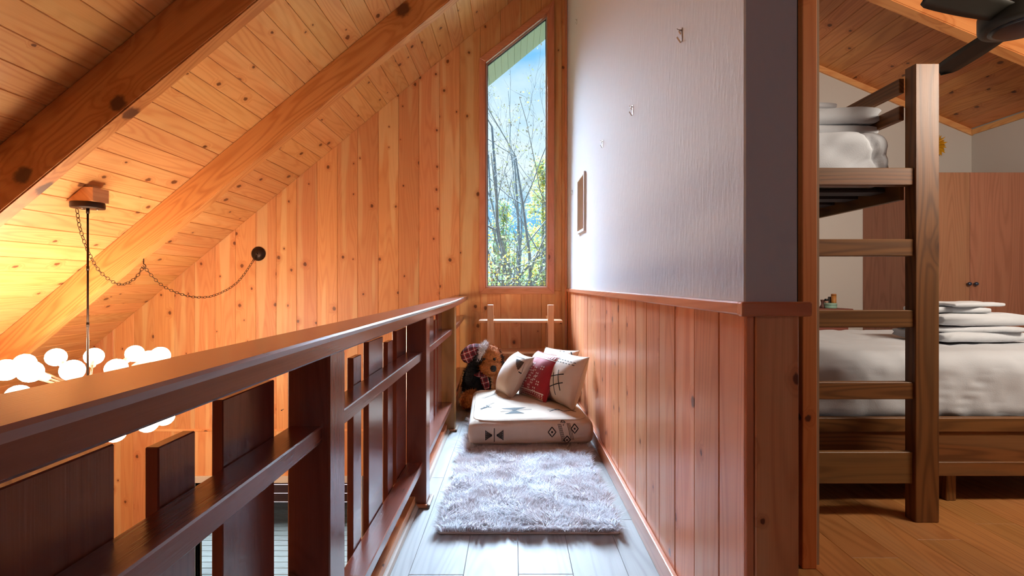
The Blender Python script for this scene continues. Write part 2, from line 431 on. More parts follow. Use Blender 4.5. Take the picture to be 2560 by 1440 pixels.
# tall window
win = struct(empty('window_1'), 'tall slanted-top window in the gable wall')
cm = wood('cedartrim', 'Z'); cx = wood('cedartrim', 'X')
yo, yi = YB - 0.016, YB + 0.004
ow = 0.062
sl = 0.791
prism('casing', [(WX0 - ow, WZ0 - ow), (WX0, WZ0), (WX0, wtop(WX0)), (WX0 - ow, wtop(WX0) + ow * 0.55)], yo, yi, cm, win)
prism('casing', [(WX1, WZ0), (WX1 + ow, WZ0 - ow), (WX1 + ow, wtop(WX1) + ow * 1.9), (WX1, wtop(WX1))], yo, yi, cm, win)
prism('casing', [(WX0 - ow, WZ0 - ow), (WX1 + ow, WZ0 - ow), (WX1, WZ0), (WX0, WZ0)], yo, yi, cx, win)
prism('casing', [(WX0, wtop(WX0)), (WX1, wtop(WX1)), (WX1 + ow, wtop(WX1) + ow * 1.9), (WX0 - ow, wtop(WX0) + ow * 0.55)], yo, yi, cx, win)
def inset_quad(d):
    return [(WX0 + d, WZ0 + d), (WX1 - d, WZ0 + d), (WX1 - d, wtop(WX1 - d) - d * 1.275), (WX0 + d, wtop(WX0 + d) - d * 1.275)]
def ring_frame(name, d0, d1, y0, y1, mat, parent):
    o, i = inset_quad(d0), inset_quad(d1)
    for k in range(4):
        q = [o[k], o[(k + 1) % 4], i[(k + 1) % 4], i[k]]
        prism(name, q, y0, y1, mat, parent, ch=0.0)
ring_frame('jamb', 0.0, 0.010, YB - 0.004, YB + 0.10, cm, win)
ring_frame('sash', 0.010, 0.022, YB + 0.05, YB + 0.08, alu, win)
ring_frame('gasket', 0.022, 0.027, YB + 0.055, YB + 0.075, rubber, win)
g = inset_quad(0.02); prism('pane', g, YB + 0.062, YB + 0.066, clear, win, ch=0)

# lower glass door to the deck
dr = struct(empty('door_1'), 'glass door to the deck on the floor below')
wm = plain('door_white_paint', '#d8cdbd', 0.5)
box('head', DX0 - 0.06, DX1 + 0.06, YB - 0.02, YB + 0.1, DZ1, DZ1 + 0.07, wm, dr)
for xx in (DX0 - 0.06, DX1): box('side_casing', xx, xx + 0.06, YB - 0.02, YB + 0.1, ZD, DZ1, wm, dr)
box('stile', (DX0 + DX1) / 2 - 0.6, (DX0 + DX1) / 2 - 0.53, YB + 0.04, YB + 0.08, ZD, DZ1, wm, dr)
box('sill', DX0, DX1, YB - 0.01, YB + 0.1, ZD, ZD + 0.05, wm, dr)
box('pane', DX0, DX1, YB + 0.058, YB + 0.063, ZD + 0.05, DZ1, clear, dr, ch=0)

# ------------------------------------------------------------------ other walls of the shell
pine_plain = wood('wall', 'Z')
struct(box('wall_left', XL - 0.1, XL, YR, YB, ZD, roof(XL) + 0.1, pine_plain, None), 'low eave wall behind the chandelier')
def gable(name, y0, y1, mat, label):
    return struct(prism(name, [(XL, ZD), (XB, ZD), (XB, roofb(XB)), (XR, roof(XR)), (XL, roof(XL))], y0, y1, mat, None, ch=0), label)
gable('wall_rear', YR - 0.1, YR, wood('beam', 'Z'), 'plain wall behind the viewer')
struct(prism('wall_bedroom_front', [(1.66, 0), (XB, 0), (XB, roofb(XB)), (1.66, roofb(1.66))], 1.30, 1.42, plaster_bed, None, ch=0), 'wall between hall and bedroom beside the doorway')
struct(box('wall_bedroom_right', XB, XB + 0.1, YR, YB, -0.2, roofb(XB) + 0.1, plaster_bed, None), 'pale bedroom wall on the right of the wardrobe')
struct(prism('wall_bedroom_back', [(0.702, 0), (XB, 0), (XB, roofb(XB)), (0.702, roofb(0.702))], YB - 0.02, YB + 0.02, plaster_bed, None, ch=0), 'pale bedroom wall behind the bunk bed')
w2 = struct(empty('added_window'), 'window casing added round the hall fill light, behind the viewer')  # unseen casing, added only to surround the hall fill light
for a in ((0.08, 0.14, 0.94, 2.46), (1.86, 1.92, 0.94, 2.46), (0.14, 1.86, 0.94, 1.0), (0.14, 1.86, 2.40, 2.46)):
    box('casing', a[0], a[1], YR + 0.001, YR + 0.025, a[2], a[3], wood('cedartrim', 'Z'), w2)
struct(box('floor_lower', XL, XB, YR, YB, ZD - 0.1, ZD, plain('lower_floor', '#8a6a4a', 0.5, var=0.3, vscale=3), None), 'floor of the room below the loft')

# partition between corridor and bedroom
YC = 1.213
ZC = EYE - 0.042                # top of the chair rail
wall_r = struct(prism('wall_right', [(XW, ZC - 0.01), (0.701, ZC - 0.01), (0.701, roofb(0.701)), (XW, roofb(XW))], YC, YB + 0.02, plaster, None, ch=0.004), 'white plastered partition wall with bare picture hooks')
box('wainscot_backing', XW + 0.02, 0.697, YC + 0.02, YB + 0.02, -0.02, ZC - 0.011, plain('wainscot_backing', '#5a2c16', 0.8), wall_r, ch=0)
yb_ = [YC + 0.001, 1.367]
while yb_[-1] + 0.187 < YB: yb_.append(yb_[-1] + 0.187)
yb_.append(YB)
for i in range(len(yb_) - 1):
    jt = random.uniform(-0.0012, 0.0012)
    box('wainscot_board', XW + 0.002 + jt, XW + 0.019, yb_[i] + 0.0008, yb_[i + 1] - 0.0008, 0.0, ZC - 0.012, wood('cedar', 'Z'), wall_r, ch=0.004)
ex = [XW + 0.003, XW + 0.0255, 0.703]
for i in range(2):
    box('wainscot_board', ex[i], ex[i + 1] - 0.0012, YC - 0.004 + (0.003 if i == 0 else 0), YC + 0.0195, 0.0, ZC - 0.012, wood('cedar', 'Z'), wall_r, ch=0.003)
def rail_profile(name, y0, y1):
    return struct(box(name, XW - 0.017, XW + 0.004, y0, y1, ZC - 0.034, ZC, wood('cedartrim', 'Y'), None, ch=0.005, seg=2))
tag(rail_profile('trim_3', YC - 0.003, YB - 0.026), 'cedar chair rail along the corridor wall')
struct(box('trim_4', XW - 0.019, 0.722, YC - 0.026, YC - 0.004, ZC - 0.036, ZC, wood('cedartrim', 'X'), None, ch=0.005, seg=2), 'dark cedar chair rail capping the wall end')
struct(box('baseboard_right', XW - 0.019, XW + 0.001, YC - 0.003, YB - 0.026, 0.0, 0.088, wood('cedartrim', 'Y'), None, ch=0.004, seg=2), 'glossy cedar baseboard along the corridor')

# bedroom doorway jamb
struct(box('trim_5', 1.116, 1.172, 1.90, 2.06, 0.0, roofb(1.172) - 0.002, wood('jamb', 'Z'), None, ch=0.003), 'knotty orange jamb of the bedroom doorway')
struct(box('trim_7', 1.172, 1.199, 1.93, 2.06, 0.0, roofb(1.181) - 0.002, plain('jamb_edge', '#b09678', 0.6), None, ch=0.0), 'pale edge of the doorway jamb')
struct(box('wall_stub', 0.702, 1.1155, 1.93, 2.05, 0.0, roofb(1.1155) - 0.002, plain('shadow_gap_paint', '#2a2724', 0.8), None, ch=0.0), 'added return wall behind the doorway jamb, painted dark as gap shade')  # wall added here; its dark paint stands in for shade in the gap

# bedroom ceiling trims
def slope_trim(name, x0, x1, y0, y1, h, label):
    v = []
    for y in (y0, y1):
        v += [(x0, y, roofb(x0) - h), (x1, y, roofb(x1) - h), (x1, y, roofb(x1)), (x0, y, roofb(x0))]
    return struct(pydata(name, v, [(0, 1, 2, 3), (7, 6, 5, 4), (0, 4, 5, 1), (1, 5, 6, 2), (2, 6, 7, 3), (3, 7, 4, 0)], wood('ceiling', 'X')), label)
slope_trim('trim_8', 0.71, XB, YB - 0.04, YB - 0.021, 0.062, 'pine trim strip under the bedroom ceiling above the bunk')
struct(box('trim_9', XB - 0.02, XB - 0.001, 1.0, YB - 0.042, roofb(XB) - 0.055, roofb(XB), wood('ceiling', 'Y'), None), 'pine trim strip along the bedroom side wall')

# ------------------------------------------------------------------ floors
floor = struct(box('floor', -0.56, 0.58, YR, YB + 0.02, -0.20, -0.016, plain('subfloor', '#6a5846', 0.8), None, ch=0), 'oak plank floor of the loft corridor, tinted grey for the daylight')
cols = [-0.553, -0.398, -0.190, 0.018, 0.226, 0.434, 0.578]
starts = [0.9, 1.1, 1.864, 2.6, 1.868, 2.15]
starts = [1.3, 1.864, 0.7, 1.868, 0.75, 2.30]
for c in range(6):
    ys = starts[c] - 3.0
    while ys < YB:
        ye = min(ys + 1.5, YB)
        if ye > 0.9: box('floor_plank', cols[c] + 0.0004, cols[c + 1] - 0.0004, max(ys, YR) + 0.0006, ye - 0.0006, -0.016, 0.0, wood('oakdaylit', 'Y'), floor, ch=0.0012)
        ys += 1.5
floor_b = struct(box('floor_bedroom', 0.58, XB, YR, YB, -0.20, -0.016, plain('subfloor', '#6a5846', 0.8), None, ch=0), 'oak plank floor of the bedroom, tinted for the warm light')
xx = 0.60; ci = 0
while xx < 4.0:
    ys = -0.3 - (ci * 0.73) % 1.6
    while ys < YB:
        if ys + 1.8 > 0.6 and ys < 4.0: box('floor_plank', xx + 0.0004, xx + 0.1896, ys + 0.0006, ys + 1.7994, -0.016, 0.0, wood('oakwarmlit', 'Y'), floor_b, ch=0.001)
        ys += 1.8
    xx += 0.19; ci += 1

# ------------------------------------------------------------------ railing
def bend(y):
    if y <= 3.0: return 0.0
    s = (y - 3.0) / (YB - 3.0)
    return -0.075 * s * s * (1.6 - 0.6 * s)
railing = tag(empty('railing'), 'dark stained wooden railing with wide and narrow slats along the loft edge', 'railing')
def sweep(name, prof, y0, y1, mat, n=1, dxm=1.0):
    """profile (x,z) carried along Y, following the bend at the far end"""
    v, f = [], []; m = len(prof); cy = (y0 + y1) / 2
    for i in range(n + 1):
        y = y0 + (y1 - y0) * i / n
        for a, b in prof: v.append((a + bend(y) * dxm, y - cy, b))
    for i in range(n):
        for j in range(m): f.append((i * m + j, i * m + (j + 1) % m, (i + 1) * m + (j + 1) % m, (i + 1) * m + j))
    f.append(tuple(range(m))); f.append(tuple(n * m + j for j in range(m))[::-1])
    return pydata(name, v, f, mat, railing, (0, cy, 0))
def cprof(x0, x1, z0, z1, c=0.003, ct=None):
    ct = ct or c
    return [(x0 + c, z0), (x1 - c, z0), (x1, z0 + c), (x1, z1 - ct), (x1 - ct, z1), (x0 + ct, z1), (x0, z1 - ct), (x0, z0 + c)]
ry = wood('rail', 'Y'); rz = wood('rail', 'Z')
ZH = EYE - 0.116
hp = [(-0.549, ZH - 0.045), (-0.414, ZH - 0.045), (-0.4105, ZH - 0.041), (-0.4095, ZH - 0.012), (-0.413, ZH - 0.004), (-0.420, ZH), (-0.543, ZH), (-0.551, ZH - 0.004), (-0.5535, ZH - 0.012), (-0.5535, ZH - 0.04)]
sweep('handrail', hp, -0.6, YB, ry, 24)
posts = [1.155, 2.43, 3.686]
def rbox(name, x0, x1, y0, y1, z0, z1, mat, ch=0.002):
    b_ = bend((y0 + y1) / 2); return box(name, x0 + b_, x1 + b_, y0, y1, z0, z1, mat, railing, ch)
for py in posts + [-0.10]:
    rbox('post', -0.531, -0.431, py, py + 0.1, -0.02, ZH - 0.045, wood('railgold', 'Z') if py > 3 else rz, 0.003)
bays = [(0.0, 1.155), (1.255, 2.43), (2.53, 3.686), (3.786, YB)]
for (a, b) in bays:
    n = 12 if a > 3 else 1
    sweep('rail', cprof(-0.527, -0.450, EYE - 0.373, EYE - 0.333), a, b, ry, n)
    sweep('rail', cprof(-0.527, -0.450, EYE - 0.920, EYE - 0.880), a, b, ry, n)
    sweep('toe_board', cprof(-0.515, -0.485, 0.001, 0.052), a, b, wood('cedar', 'Y'), n)
    sweep('quarter_round', [(-0.485, 0.0), (-0.466, 0.0), (-0.467, 0.007), (-0.472, 0.014), (-0.479, 0.0185), (-0.485, 0.019)], a, b, plain('pale_moulding', '#b9a99c', 0.35), n)
def qcorner(py):
    b_ = bend(py); pm = wood('cedartrim', 'X')
    box('quarter_round', -0.485 + b_, -0.412 + b_, py - 0.018, py, 0.0, 0.018, pm, railing, 0.006, 2)
    box('quarter_round', -0.431 + b_, -0.412 + b_, py - 0.018, py + 0.118, 0.0, 0.018, plain('pale_moulding', '#b9a99c', 0.35), railing, 0.006, 2)
for py in posts: qcorner(py)
slats = []
def wide(a): slats.append((a, a + 0.192, EYE - 0.21))
def narrow(a): slats.append((a, a + 0.085, EYE - 0.2425))
wide(0.02); narrow(0.292); wide(0.459); narrow(0.731); wide(0.893)
for o_ in (0.0, 1.262):
    wide(1.345 + o_); narrow(1.62 + o_); wide(1.793 + o_); narrow(2.064 + o_); wide(2.222 + o_)
wide(3.87); narrow(4.145); wide(4.315); narrow(4.59); wide(4.76); narrow(5.03)
for a, b, zt in slats:
    rbox('slat', -0.5485, -0.5275, a, b, -0.10, zt, rz, 0.0018)
struct(box('trim_10', -0.575, -0.553, YR, YB, -0.30, -0.001, wood('cedar', 'Y'), None), 'board on the edge of the loft floor')

# ------------------------------------------------------------------ chandelier on its wedge block, with swag chain
warm = (1.0, 0.78, 0.57, 1)
bulb_m = emit('frosted_bulb', warm, 56.0)
socket_m = plain('socket_white', '#cfc4b4', 0.4)
arm_m = plain('arm_brass', '#a89072', 0.35, metal=0.6)
CX, CYc = -2.895, 3.345
CC = Vector((CX, CYc, EYE - 0.735))
wedge = tag(prism('mounting_block', [(-2.987, EYE + 0.556), (-2.805, EYE + 0.556), (-2.805, EYE + 0.650), (-2.872, EYE + 0.652)], 3.28, 3.412, wood('shelfpine', 'Y'), None, ch=0.002), 'wedge shaped wooden block on the ceiling holding the chandelier', 'block')
ch = tag(empty('chandelier'), 'sputnik chandelier with globe bulbs hanging from a thin bronze rod', 'chandelier')
lathe('canopy', [(0.004, 0.555), (0.092, 0.555), (0.095, 0.550), (0.095, 0.522), (0.092, 0.516), (0.004, 0.516)], iron, ch, (CX, CYc, EYE), n=32)
for i, (z0, z1, r) in enumerate(((0.518, -0.70, 0.0065), (0.518, 0.482, 0.010), (0.125, 0.095, 0.0085), (-0.26, -0.29, 0.0085))):
    lathe('rod' if i == 0 else 'coupling', [(r, z1), (r, z0)], iron, ch, (CX, CYc, EYE), n=10)
for a in range(3):
    lathe('screw', [(0.001, 0.508), (0.005, 0.510), (0.006, 0.516)], steel, ch, (CX + 0.05 * math.cos(a * 2.1 + 0.6), CYc + 0.05 * math.sin(a * 2.1 + 0.6), EYE), n=8)
lathe('hub', [(0.002, -0.075), (0.03, -0.07), (0.045, -0.05), (0.05, 0.0), (0.045, 0.05), (0.03, 0.07), (0.002, 0.075)], arm_m, ch, CC, n=20)
BR = 0.49
bulbs = [(15, 925, 2.85), (62, 908, 3.3), (76, 929, 2.9), (140, 893, 3.3), (181, 926, 2.95), (235, 891, 3.7), (291, 922, 3.05), (337, 884, 3.65),
         (372, 897, 3.6), (400, 890, 3.45), (46, 990, 3.0), (288, 1080, 3.1), (370, 1057, 3.3), (411, 1041, 3.4), (150, 1090, 3.0), (80, 1060, 3.4), (225, 1120, 3.5)]
sph = bpy.data.meshes.new('bulb'); bmb = bmesh.new(); bmesh.ops.create_uvsphere(bmb, u_segments=18, v_segments=12, radius=0.0625); bmb.to_mesh(sph); bmb.free()
sph.polygons.foreach_set('use_smooth', [True] * len(sph.polygons)); sph.materials.append(bulb_m)
for px, py, dg in bulbs:
    d = Vector(((px - 1284) / F, 1, (711 - py) / F)); o_ = Vector((0, 0, EYE)) - CC
    a_, b_, c_ = d.dot(d), 2 * d.dot(o_), o_.dot(o_) - BR * BR
    q = b_ * b_ - 4 * a_ * c_
    if q > 0:
        r1, r2 = (-b_ - math.sqrt(q)) / (2 * a_), (-b_ + math.sqrt(q)) / (2 * a_)
        tt = r1 if abs(r1 - dg) < abs(r2 - dg) else r2
    else: tt = -b_ / (2 * a_)
    P_ = Vector((0, 0, EYE)) + d * tt
    dirn = (P_ - CC).normalized(); rr = (P_ - CC).length
    qe = dirn.to_track_quat('Z', 'Y').to_euler()
    tube('arm', [CC + dirn * 0.03, CC + dirn * (rr - 0.125)], 0.006, arm_m, ch, 8)
    lathe('socket', [(0.012, 0.0), (0.021, 0.004), (0.022, 0.06), (0.020, 0.078), (0.015, 0.082)], socket_m, ch, CC + dirn * (rr - 0.135), qe, n=16)
    link('bulb', sph, None, ch, P_, qe)

wc = tag(empty('wall_canopy', at(646.5, 634.5, YB - 0.002), (R(90), 0, 0)), 'round dark bronze canopy on the pine gable wall', 'canopy')
lathe('plate', [(0.075, 0.0), (0.076, 0.006), (0.070, 0.016), (0.058, 0.024), (0.056, 0.030), (0.010, 0.034), (0.002, 0.034)], iron, wc, n=32)
lathe('loop', [(0.010, 0.034), (0.010, 0.044), (0.004, 0.048)], iron, wc, n=12)
hk = at(359, 662, 4.06)
hook = tag(empty('swag_hook', hk), 'small screw hook under the roof beam holding up the chain', 'hook')
tube('screw_shaft', [(0, 0, 0.005), (0, 0, 0.075)], 0.004, iron, hook, 8)
tube('curl', [(0.018 * math.sin(t_), 0, -0.013 + 0.018 * math.cos(t_)) for t_ in [k * 0.45 for k in range(11)]], 0.0035, iron, hook, 8)
def crom(pts, n=14):
    out = []; P = [pts[0]] + pts + [pts[-1]]
    for i in range(1, len(P) - 2):
        for k in range(n):
            t_ = k / n; p0, p1, p2, p3 = P[i - 1], P[i], P[i + 1], P[i + 2]
            out.append(0.5 * ((2 * p1) + (p2 - p0) * t_ + (2 * p0 - 5 * p1 + 4 * p2 - p3) * t_ ** 2 + (3 * p1 - p0 - 3 * p2 + p3) * t_ ** 3))
    out.append(pts[-1]); return out
lv, lf = [], []
ns, nr = 14, 6
for i in range(ns):
    th = 2 * math.pi * i / ns
    cx_, cz_ = 0.0105 * math.cos(th), 0.0185 * math.sin(th)
    nx_, nz2 = math.cos(th), math.sin(th)
    for j in range(nr):
        ph = 2 * math.pi * j / nr
        lv.append((cx_ + nx_ * 0.0024 * math.cos(ph), 0.0024 * math.sin(ph), cz_ + nz2 * 0.0024 * math.cos(ph)))
for i in range(ns):
    for j in range(nr): lf.append((i * nr + j, ((i + 1) % ns) * nr + j, ((i + 1) % ns) * nr + (j + 1) % nr, i * nr + (j + 1) % nr))
link_me = bpy.data.meshes.new('chain_link'); link_me.from_pydata(lv, [], lf); link_me.polygons.foreach_set('use_smooth', [True] * len(lf)); link_me.materials.append(plain('chain_bronze', '#5a4430', 0.4, metal=0.8))
chain = tag(empty('swag_chain'), 'thin bronze chain looped from chandelier to beam hook and wall canopy', 'chain')
def strand(pp):
    pts = crom([at(*q) for q in pp]); acc = 0.0; nxt = 0.0; k = 0
    for i in range(len(pts) - 1):
        seg = (pts[i + 1] - pts[i]); L = seg.length
        while nxt <= acc + L:
            p_ = pts[i] + seg * ((nxt - acc) / L)
            q = seg.to_track_quat('Z', 'Y') @ Matrix.Rotation(R(90) * (k % 2) + 0.5, 4, 'Z').to_quaternion()
            link('chain_link', link_me, None, chain, p_, q.to_euler()); nxt += 0.0315; k += 1
        acc += L
strand([(193, 528, 3.32), (200, 570, 3.36), (219, 625, 3.45), (250, 679, 3.6), (298, 711, 3.8), (336, 697, 3.96), (358, 668, 4.05)])
strand([(361, 668, 4.07), (398, 708, 4.22), (440, 731, 4.4), (490, 743, 4.62), (540, 737, 4.82), (595, 704, 5.02), (640, 641, 5.17)])
nail = tag(empty('nail', at(709, 1023, YB - 0.001), (R(90), 0, 0)), 'small nail sticking out of the pine wall behind the railing', 'nail')
lathe('shank', [(0.003, 0.0), (0.003, 0.045)], black, nail, n=8); lathe('head', [(0.006, 0.045), (0.006, 0.048)], black, nail, n=8)

# ------------------------------------------------------------------ rug
def hairmat(name, ha, hb):
    m, t, p = newmat(name)
    co = N(t, 'ShaderNodeTexCoord'); n = N(t, 'ShaderNodeTexNoise', {'Vector': co.outputs['Object'], 'Scale': 6.0, 'Detail': 3.0})
    c = mixc(t, smooth(t, n.outputs[0], 0.35, 0.65), lin(hb), lin(ha))
    t.links.new(c, p.inputs['Base Color']); p.inputs['Roughness'].default_value = 0.6
    tl = N(t, 'ShaderNodeBsdfTranslucent', {0: c}); mx = N(t, 'ShaderNodeMixShader', {0: 0.5, 1: p.outputs[0], 2: tl.outputs[0]})
    t.links.new(mx.outputs[0], [q for q in t.nodes if q.type == 'OUTPUT_MATERIAL'][0].inputs[0]); return m
pile_m = hairmat('rug_pile', '#f4f3f7', '#e8e0e2')
rug = tag(empty('shaggy_rug', (0.068, 3.22, 0.0)), 'fluffy off-white shag rug running down the corridor floor', 'rug')
RW, RL = 0.80, 2.12
def rug_backing():
    bm = bmesh.new(); bmesh.ops.create_cube(bm, size=1.0); bmesh.ops.scale(bm, vec=(RW, RL, 0.014), verts=bm.verts)
    bmesh.ops.bevel(bm, geom=bm.edges[:], offset=0.005, segments=2, affect='EDGES')
    return from_bm('backing', bm, plain('rug_backing', '#e2d4ce', 0.9), rug, (0, 0, 0.0075))
rug_backing()
def blades(base, nrm, lean, length, width, bendv):
    """arrays of blades: two quads each, root to tip"""
    n = len(base)
    side = np.cross(nrm, rng.normal(size=(n, 3))); side /= np.linalg.norm(side, axis=1)[:, None] + 1e-9
    mid = base + nrm * (length * 0.55)[:, None] + lean * (length * 0.25)[:, None]
    tip = base + nrm * (length * 0.85)[:, None] + lean * (length * 0.75)[:, None] + bendv * (length * 0.3)[:, None]
    hw = (width / 2)[:, None]
    v = np.stack([base - side * hw, base + side * hw, mid + side * hw * 0.9, mid - side * hw * 0.9, tip], 1).reshape(-1, 3)
    i = np.arange(n)[:, None] * 5
    quads = (i + np.array([[0, 1, 2, 3]])); tris = (i + np.array([[3, 2, 4]]))
    return v, quads, tris
def blade_obj(name, v, q, t_, mat, parent, loc=(0, 0, 0)):
    me = bpy.data.meshes.new(name)
    nq, ntr = len(q), len(t_)
    me.vertices.add(len(v)); me.vertices.foreach_set('co', v.astype(np.float32).ravel())
    loops = np.concatenate([q.ravel(), t_.ravel()]).astype(np.int32)
    me.loops.add(len(loops)); me.loops.foreach_set('vertex_index', loops)
    me.polygons.add(nq + ntr)
    st = np.concatenate([np.arange(nq) * 4, nq * 4 + np.arange(ntr) * 3]).astype(np.int32)
    me.polygons.foreach_set('loop_start', st)
    me.update(calc_edges=True); me.validate()
    return link(name, me, mat, parent, loc)
nb = 110000
bx_ = rng.uniform(-RW / 2, RW / 2, nb); by_ = rng.uniform(-RL / 2, RL / 2, nb)
keep = ~((np.abs(bx_ - 0.03) < 0.33) & (by_ > 0.18) & (by_ < 0.95)); bx_, by_ = bx_[keep], by_[keep]; nb = len(bx_)
base = np.stack([bx_, by_, np.full(nb, 0.012)], 1)
def clump(x, y, s, o): return np.array([noise.noise(Vector((a * s + o, b * s, o))) for a, b in zip(x, y)])
l1 = clump(bx_, by_, 9.0, 3.1); l2 = clump(bx_, by_, 9.0, 8.7); hh = clump(bx_, by_, 14.0, 5.5)
lean = np.stack([l1 * 1.6, l2 * 1.6, np.zeros(nb)], 1) + rng.normal(0, 0.35, (nb, 3)) * [1, 1, 0.2]
edge = np.maximum(np.abs(bx_) / (RW / 2), np.abs(by_) / (RL / 2)) > 0.94
lean[:, 0] += np.where(np.abs(bx_) / (RW / 2) > 0.95, np.sign(bx_) * 0.7, 0); lean[:, 1] += np.where(np.abs(by_) / (RL / 2) > 0.975, np.sign(by_) * 0.8, 0)
ln = 0.042 * (1 + 0.3 * hh) * rng.uniform(0.75, 1.2, nb)
nrm = np.tile([0, 0, 1.0], (nb, 1))
v, q, t_ = blades(base, nrm, lean, ln, rng.uniform(0.0030, 0.0055, nb), rng.normal(0, 0.5, (nb, 3)) * [1, 1, 0])
pl = blade_obj('pile', v, q, t_, pile_m, rug); pl['kind'] = 'stuff'

# ------------------------------------------------------------------ soft things: cushion and pillows
cream = plain('cushion_canvas', '#cdb7a2', 0.85, bump=0.25, bscale=260.0, var=0.07, vscale=9.0, sheen=0.25)
ink = plain('embroidery_black', '#191716', 0.8)
whitestitch = plain('knit_white', '#e8dcd0', 0.85)
redknit = plain('knit_red', '#a3101f', 0.8, bump=0.4, bscale=300.0, sheen=0.3)

def cushion_mesh(w, d, h, rr, n=34, wr=0.006, seed=0.0):
    """boxy floor cushion: rounded box with a soft crowned top and creases"""
    bm = bmesh.new(); bmesh.ops.create_cube(bm, size=2.0)
    bmesh.ops.subdivide_edges(bm, edges=bm.edges[:], cuts=n, use_grid_fill=True)
    for vv in bm.verts:
        p = vv.co.copy(); q = Vector((p.x * w / 2, p.y * d / 2, p.z * h / 2))
        c = Vector((max(-w / 2 + rr, min(w / 2 - rr, q.x)), max(-d / 2 + rr, min(d / 2 - rr, q.y)), max(-h / 2 + rr, min(h / 2 - rr, q.z))))
        dv = q - c
        if dv.length > 1e-6: q = c + dv.normalized() * rr
        crown = (1 - p.x * p.x) * (1 - p.y * p.y)
        if p.z > 0: q.z += 0.035 * crown * p.z
        bul = (1 - p.z * p.z) * 0.018
        q.x += math.copysign(bul, p.x) * abs(p.x) ** 6; q.y += math.copysign(bul, p.y) * abs(p.y) ** 6
        nv = Vector((q.x * 7 + seed, q.y * 7, q.z * 9))
        q += Vector((0, 0, 1)) * noise.noise(nv) * wr + Vector((0, 1, 0)) * noise.noise(nv * 1.7) * wr * 0.5
        vv.co = q
    return bm

def stroke_mesh(name, bm_src, strokes, todir, place, mat, parent, lift=0.0012):
    """thread strokes laid on a soft surface: strokes are 2-D polylines with a width, projected onto it"""
    tree = BVHTree.FromBMesh(bm_src)
    v, f = [], []
    for pts, wd in strokes:
        dense = []
        for i in range(len(pts) - 1):
            a, b = Vector(pts[i]), Vector(pts[i + 1]); k = max(1, int((b - a).length / 0.012))
            dense += [a.lerp(b, j / k) for j in range(k)]
        dense.append(Vector(pts[-1])); row = []
        for i, p in enumerate(dense):
            dd = dense[min(i + 1, len(dense) - 1)] - dense[max(i - 1, 0)]
            if dd.length < 1e-9: continue
            nn = Vector((-dd.y, dd.x)).normalized() * wd / 2; pr = []
            for s_ in (1, -1):
                o = place(p + nn * s_); hit, no, _, _ = tree.ray_cast(o, todir)
                if hit is None: pr = None; break
                pr.append(hit - todir * lift)
            if pr is None: row = []; continue
            v += pr; row.append(len(v) - 2)
            if len(row) > 1: f.append((row[-2], row[-2] + 1, row[-1] + 1, row[-1]))
    o = pydata(name, v, f, mat, parent); o['kind'] = 'stuff'; return o

def diamond(cx, cy, r, wd=0.007, inner=True):
    out = [([(cx, cy + r), (cx + r * 0.8, cy), (cx, cy - r), (cx - r * 0.8, cy), (cx, cy + r)], wd)]
    if inner: out.append(([(cx - r * 0.2, cy), (cx + r * 0.2, cy)], r * 0.4))
    return out
def butterfly(cx, cy, s):
    out = [([(cx, cy - s * 0.75), (cx, cy + s * 0.75)], 0.005)]
    for sg in (-1, 1):
        for k in range(7):
            a = 0.12 + 0.88 * k / 6
            hgt = s * 0.55 * a
            out.append(([(cx + sg * (0.012 + s * 0.75 * a), cy - hgt), (cx + sg * (0.012 + s * 0.75 * a), cy + hgt)], 0.0045))
        for k in range(5):
            b_ = -0.8 + 0.4 * k
            out.append(([(cx + sg * 0.016, cy + b_ * s * 0.08), (cx + sg * (0.012 + s * 0.76), cy + b_ * s * 0.56)], 0.0035))
    return out

CW, CD, CHH = 0.80, 0.98, 0.165
fc = tag(empty('floor_cushion', (0.092, 3.74, 0.035), (0, 0, R(3))), 'large boxy cream floor cushion with black embroidered motifs on the rug', 'cushion')
bmc = cushion_mesh(CW, CD, CHH, 0.036)
strokes_f = butterfly(-0.245, -0.005, 0.06) + diamond(0.135, 0.01, 0.032) + diamond(0.285, 0.03, 0.030) + diamond(0.235, -0.045, 0.028) + diamond(0.21, 0.068, 0.016)
for k in range(3): strokes_f += [([(0.175 + k * 0.009, 0.06), (0.205 + k * 0.009, -0.06)], 0.003), ([(0.235 + k * 0.009, 0.065), (0.262 + k * 0.009, -0.045)], 0.003)]
for k in range(9): strokes_f += [([(0.173 + k * 0.004, 0.058 - k * 0.013), (0.195 + k * 0.004, 0.058 - k * 0.013)], 0.0018)]
stroke_mesh('front_stitching', bmc, strokes_f, Vector((0, 1, 0)), lambda p: Vector((p.x, -1, p.y)), ink, fc)
strokes_t = []
def tri_fill(pts, n=9):
    a, b, c = [Vector(p) for p in pts]
    return [([tuple(a.lerp(b, k / n)), tuple(a.lerp(c, k / n))], 0.008) for k in range(1, n + 1)]
strokes_t += tri_fill([(-0.10, -0.30), (-0.19, -0.25), (-0.02, -0.25)]) + tri_fill([(-0.10, -0.30), (-0.17, -0.36), (-0.04, -0.36)])
strokes_t += [([(-0.20, -0.32), (-0.12, -0.305), (0.02, -0.285)], 0.005)]
strokes_t += [([(-0.34, -0.22), (-0.28, -0.17), (-0.30, -0.12), (-0.24, -0.08)], 0.010), ([(-0.34, -0.20), (-0.27, -0.14)], 0.014), ([(-0.32, -0.16), (-0.26, -0.20)], 0.01)]
strokes_t += [([(-0.33, 0.10), (-0.20, 0.27)], 0.006), ([(-0.315, 0.10), (-0.19, 0.26)], 0.004), ([(-0.34, 0.12), (-0.22, 0.28)], 0.004)]
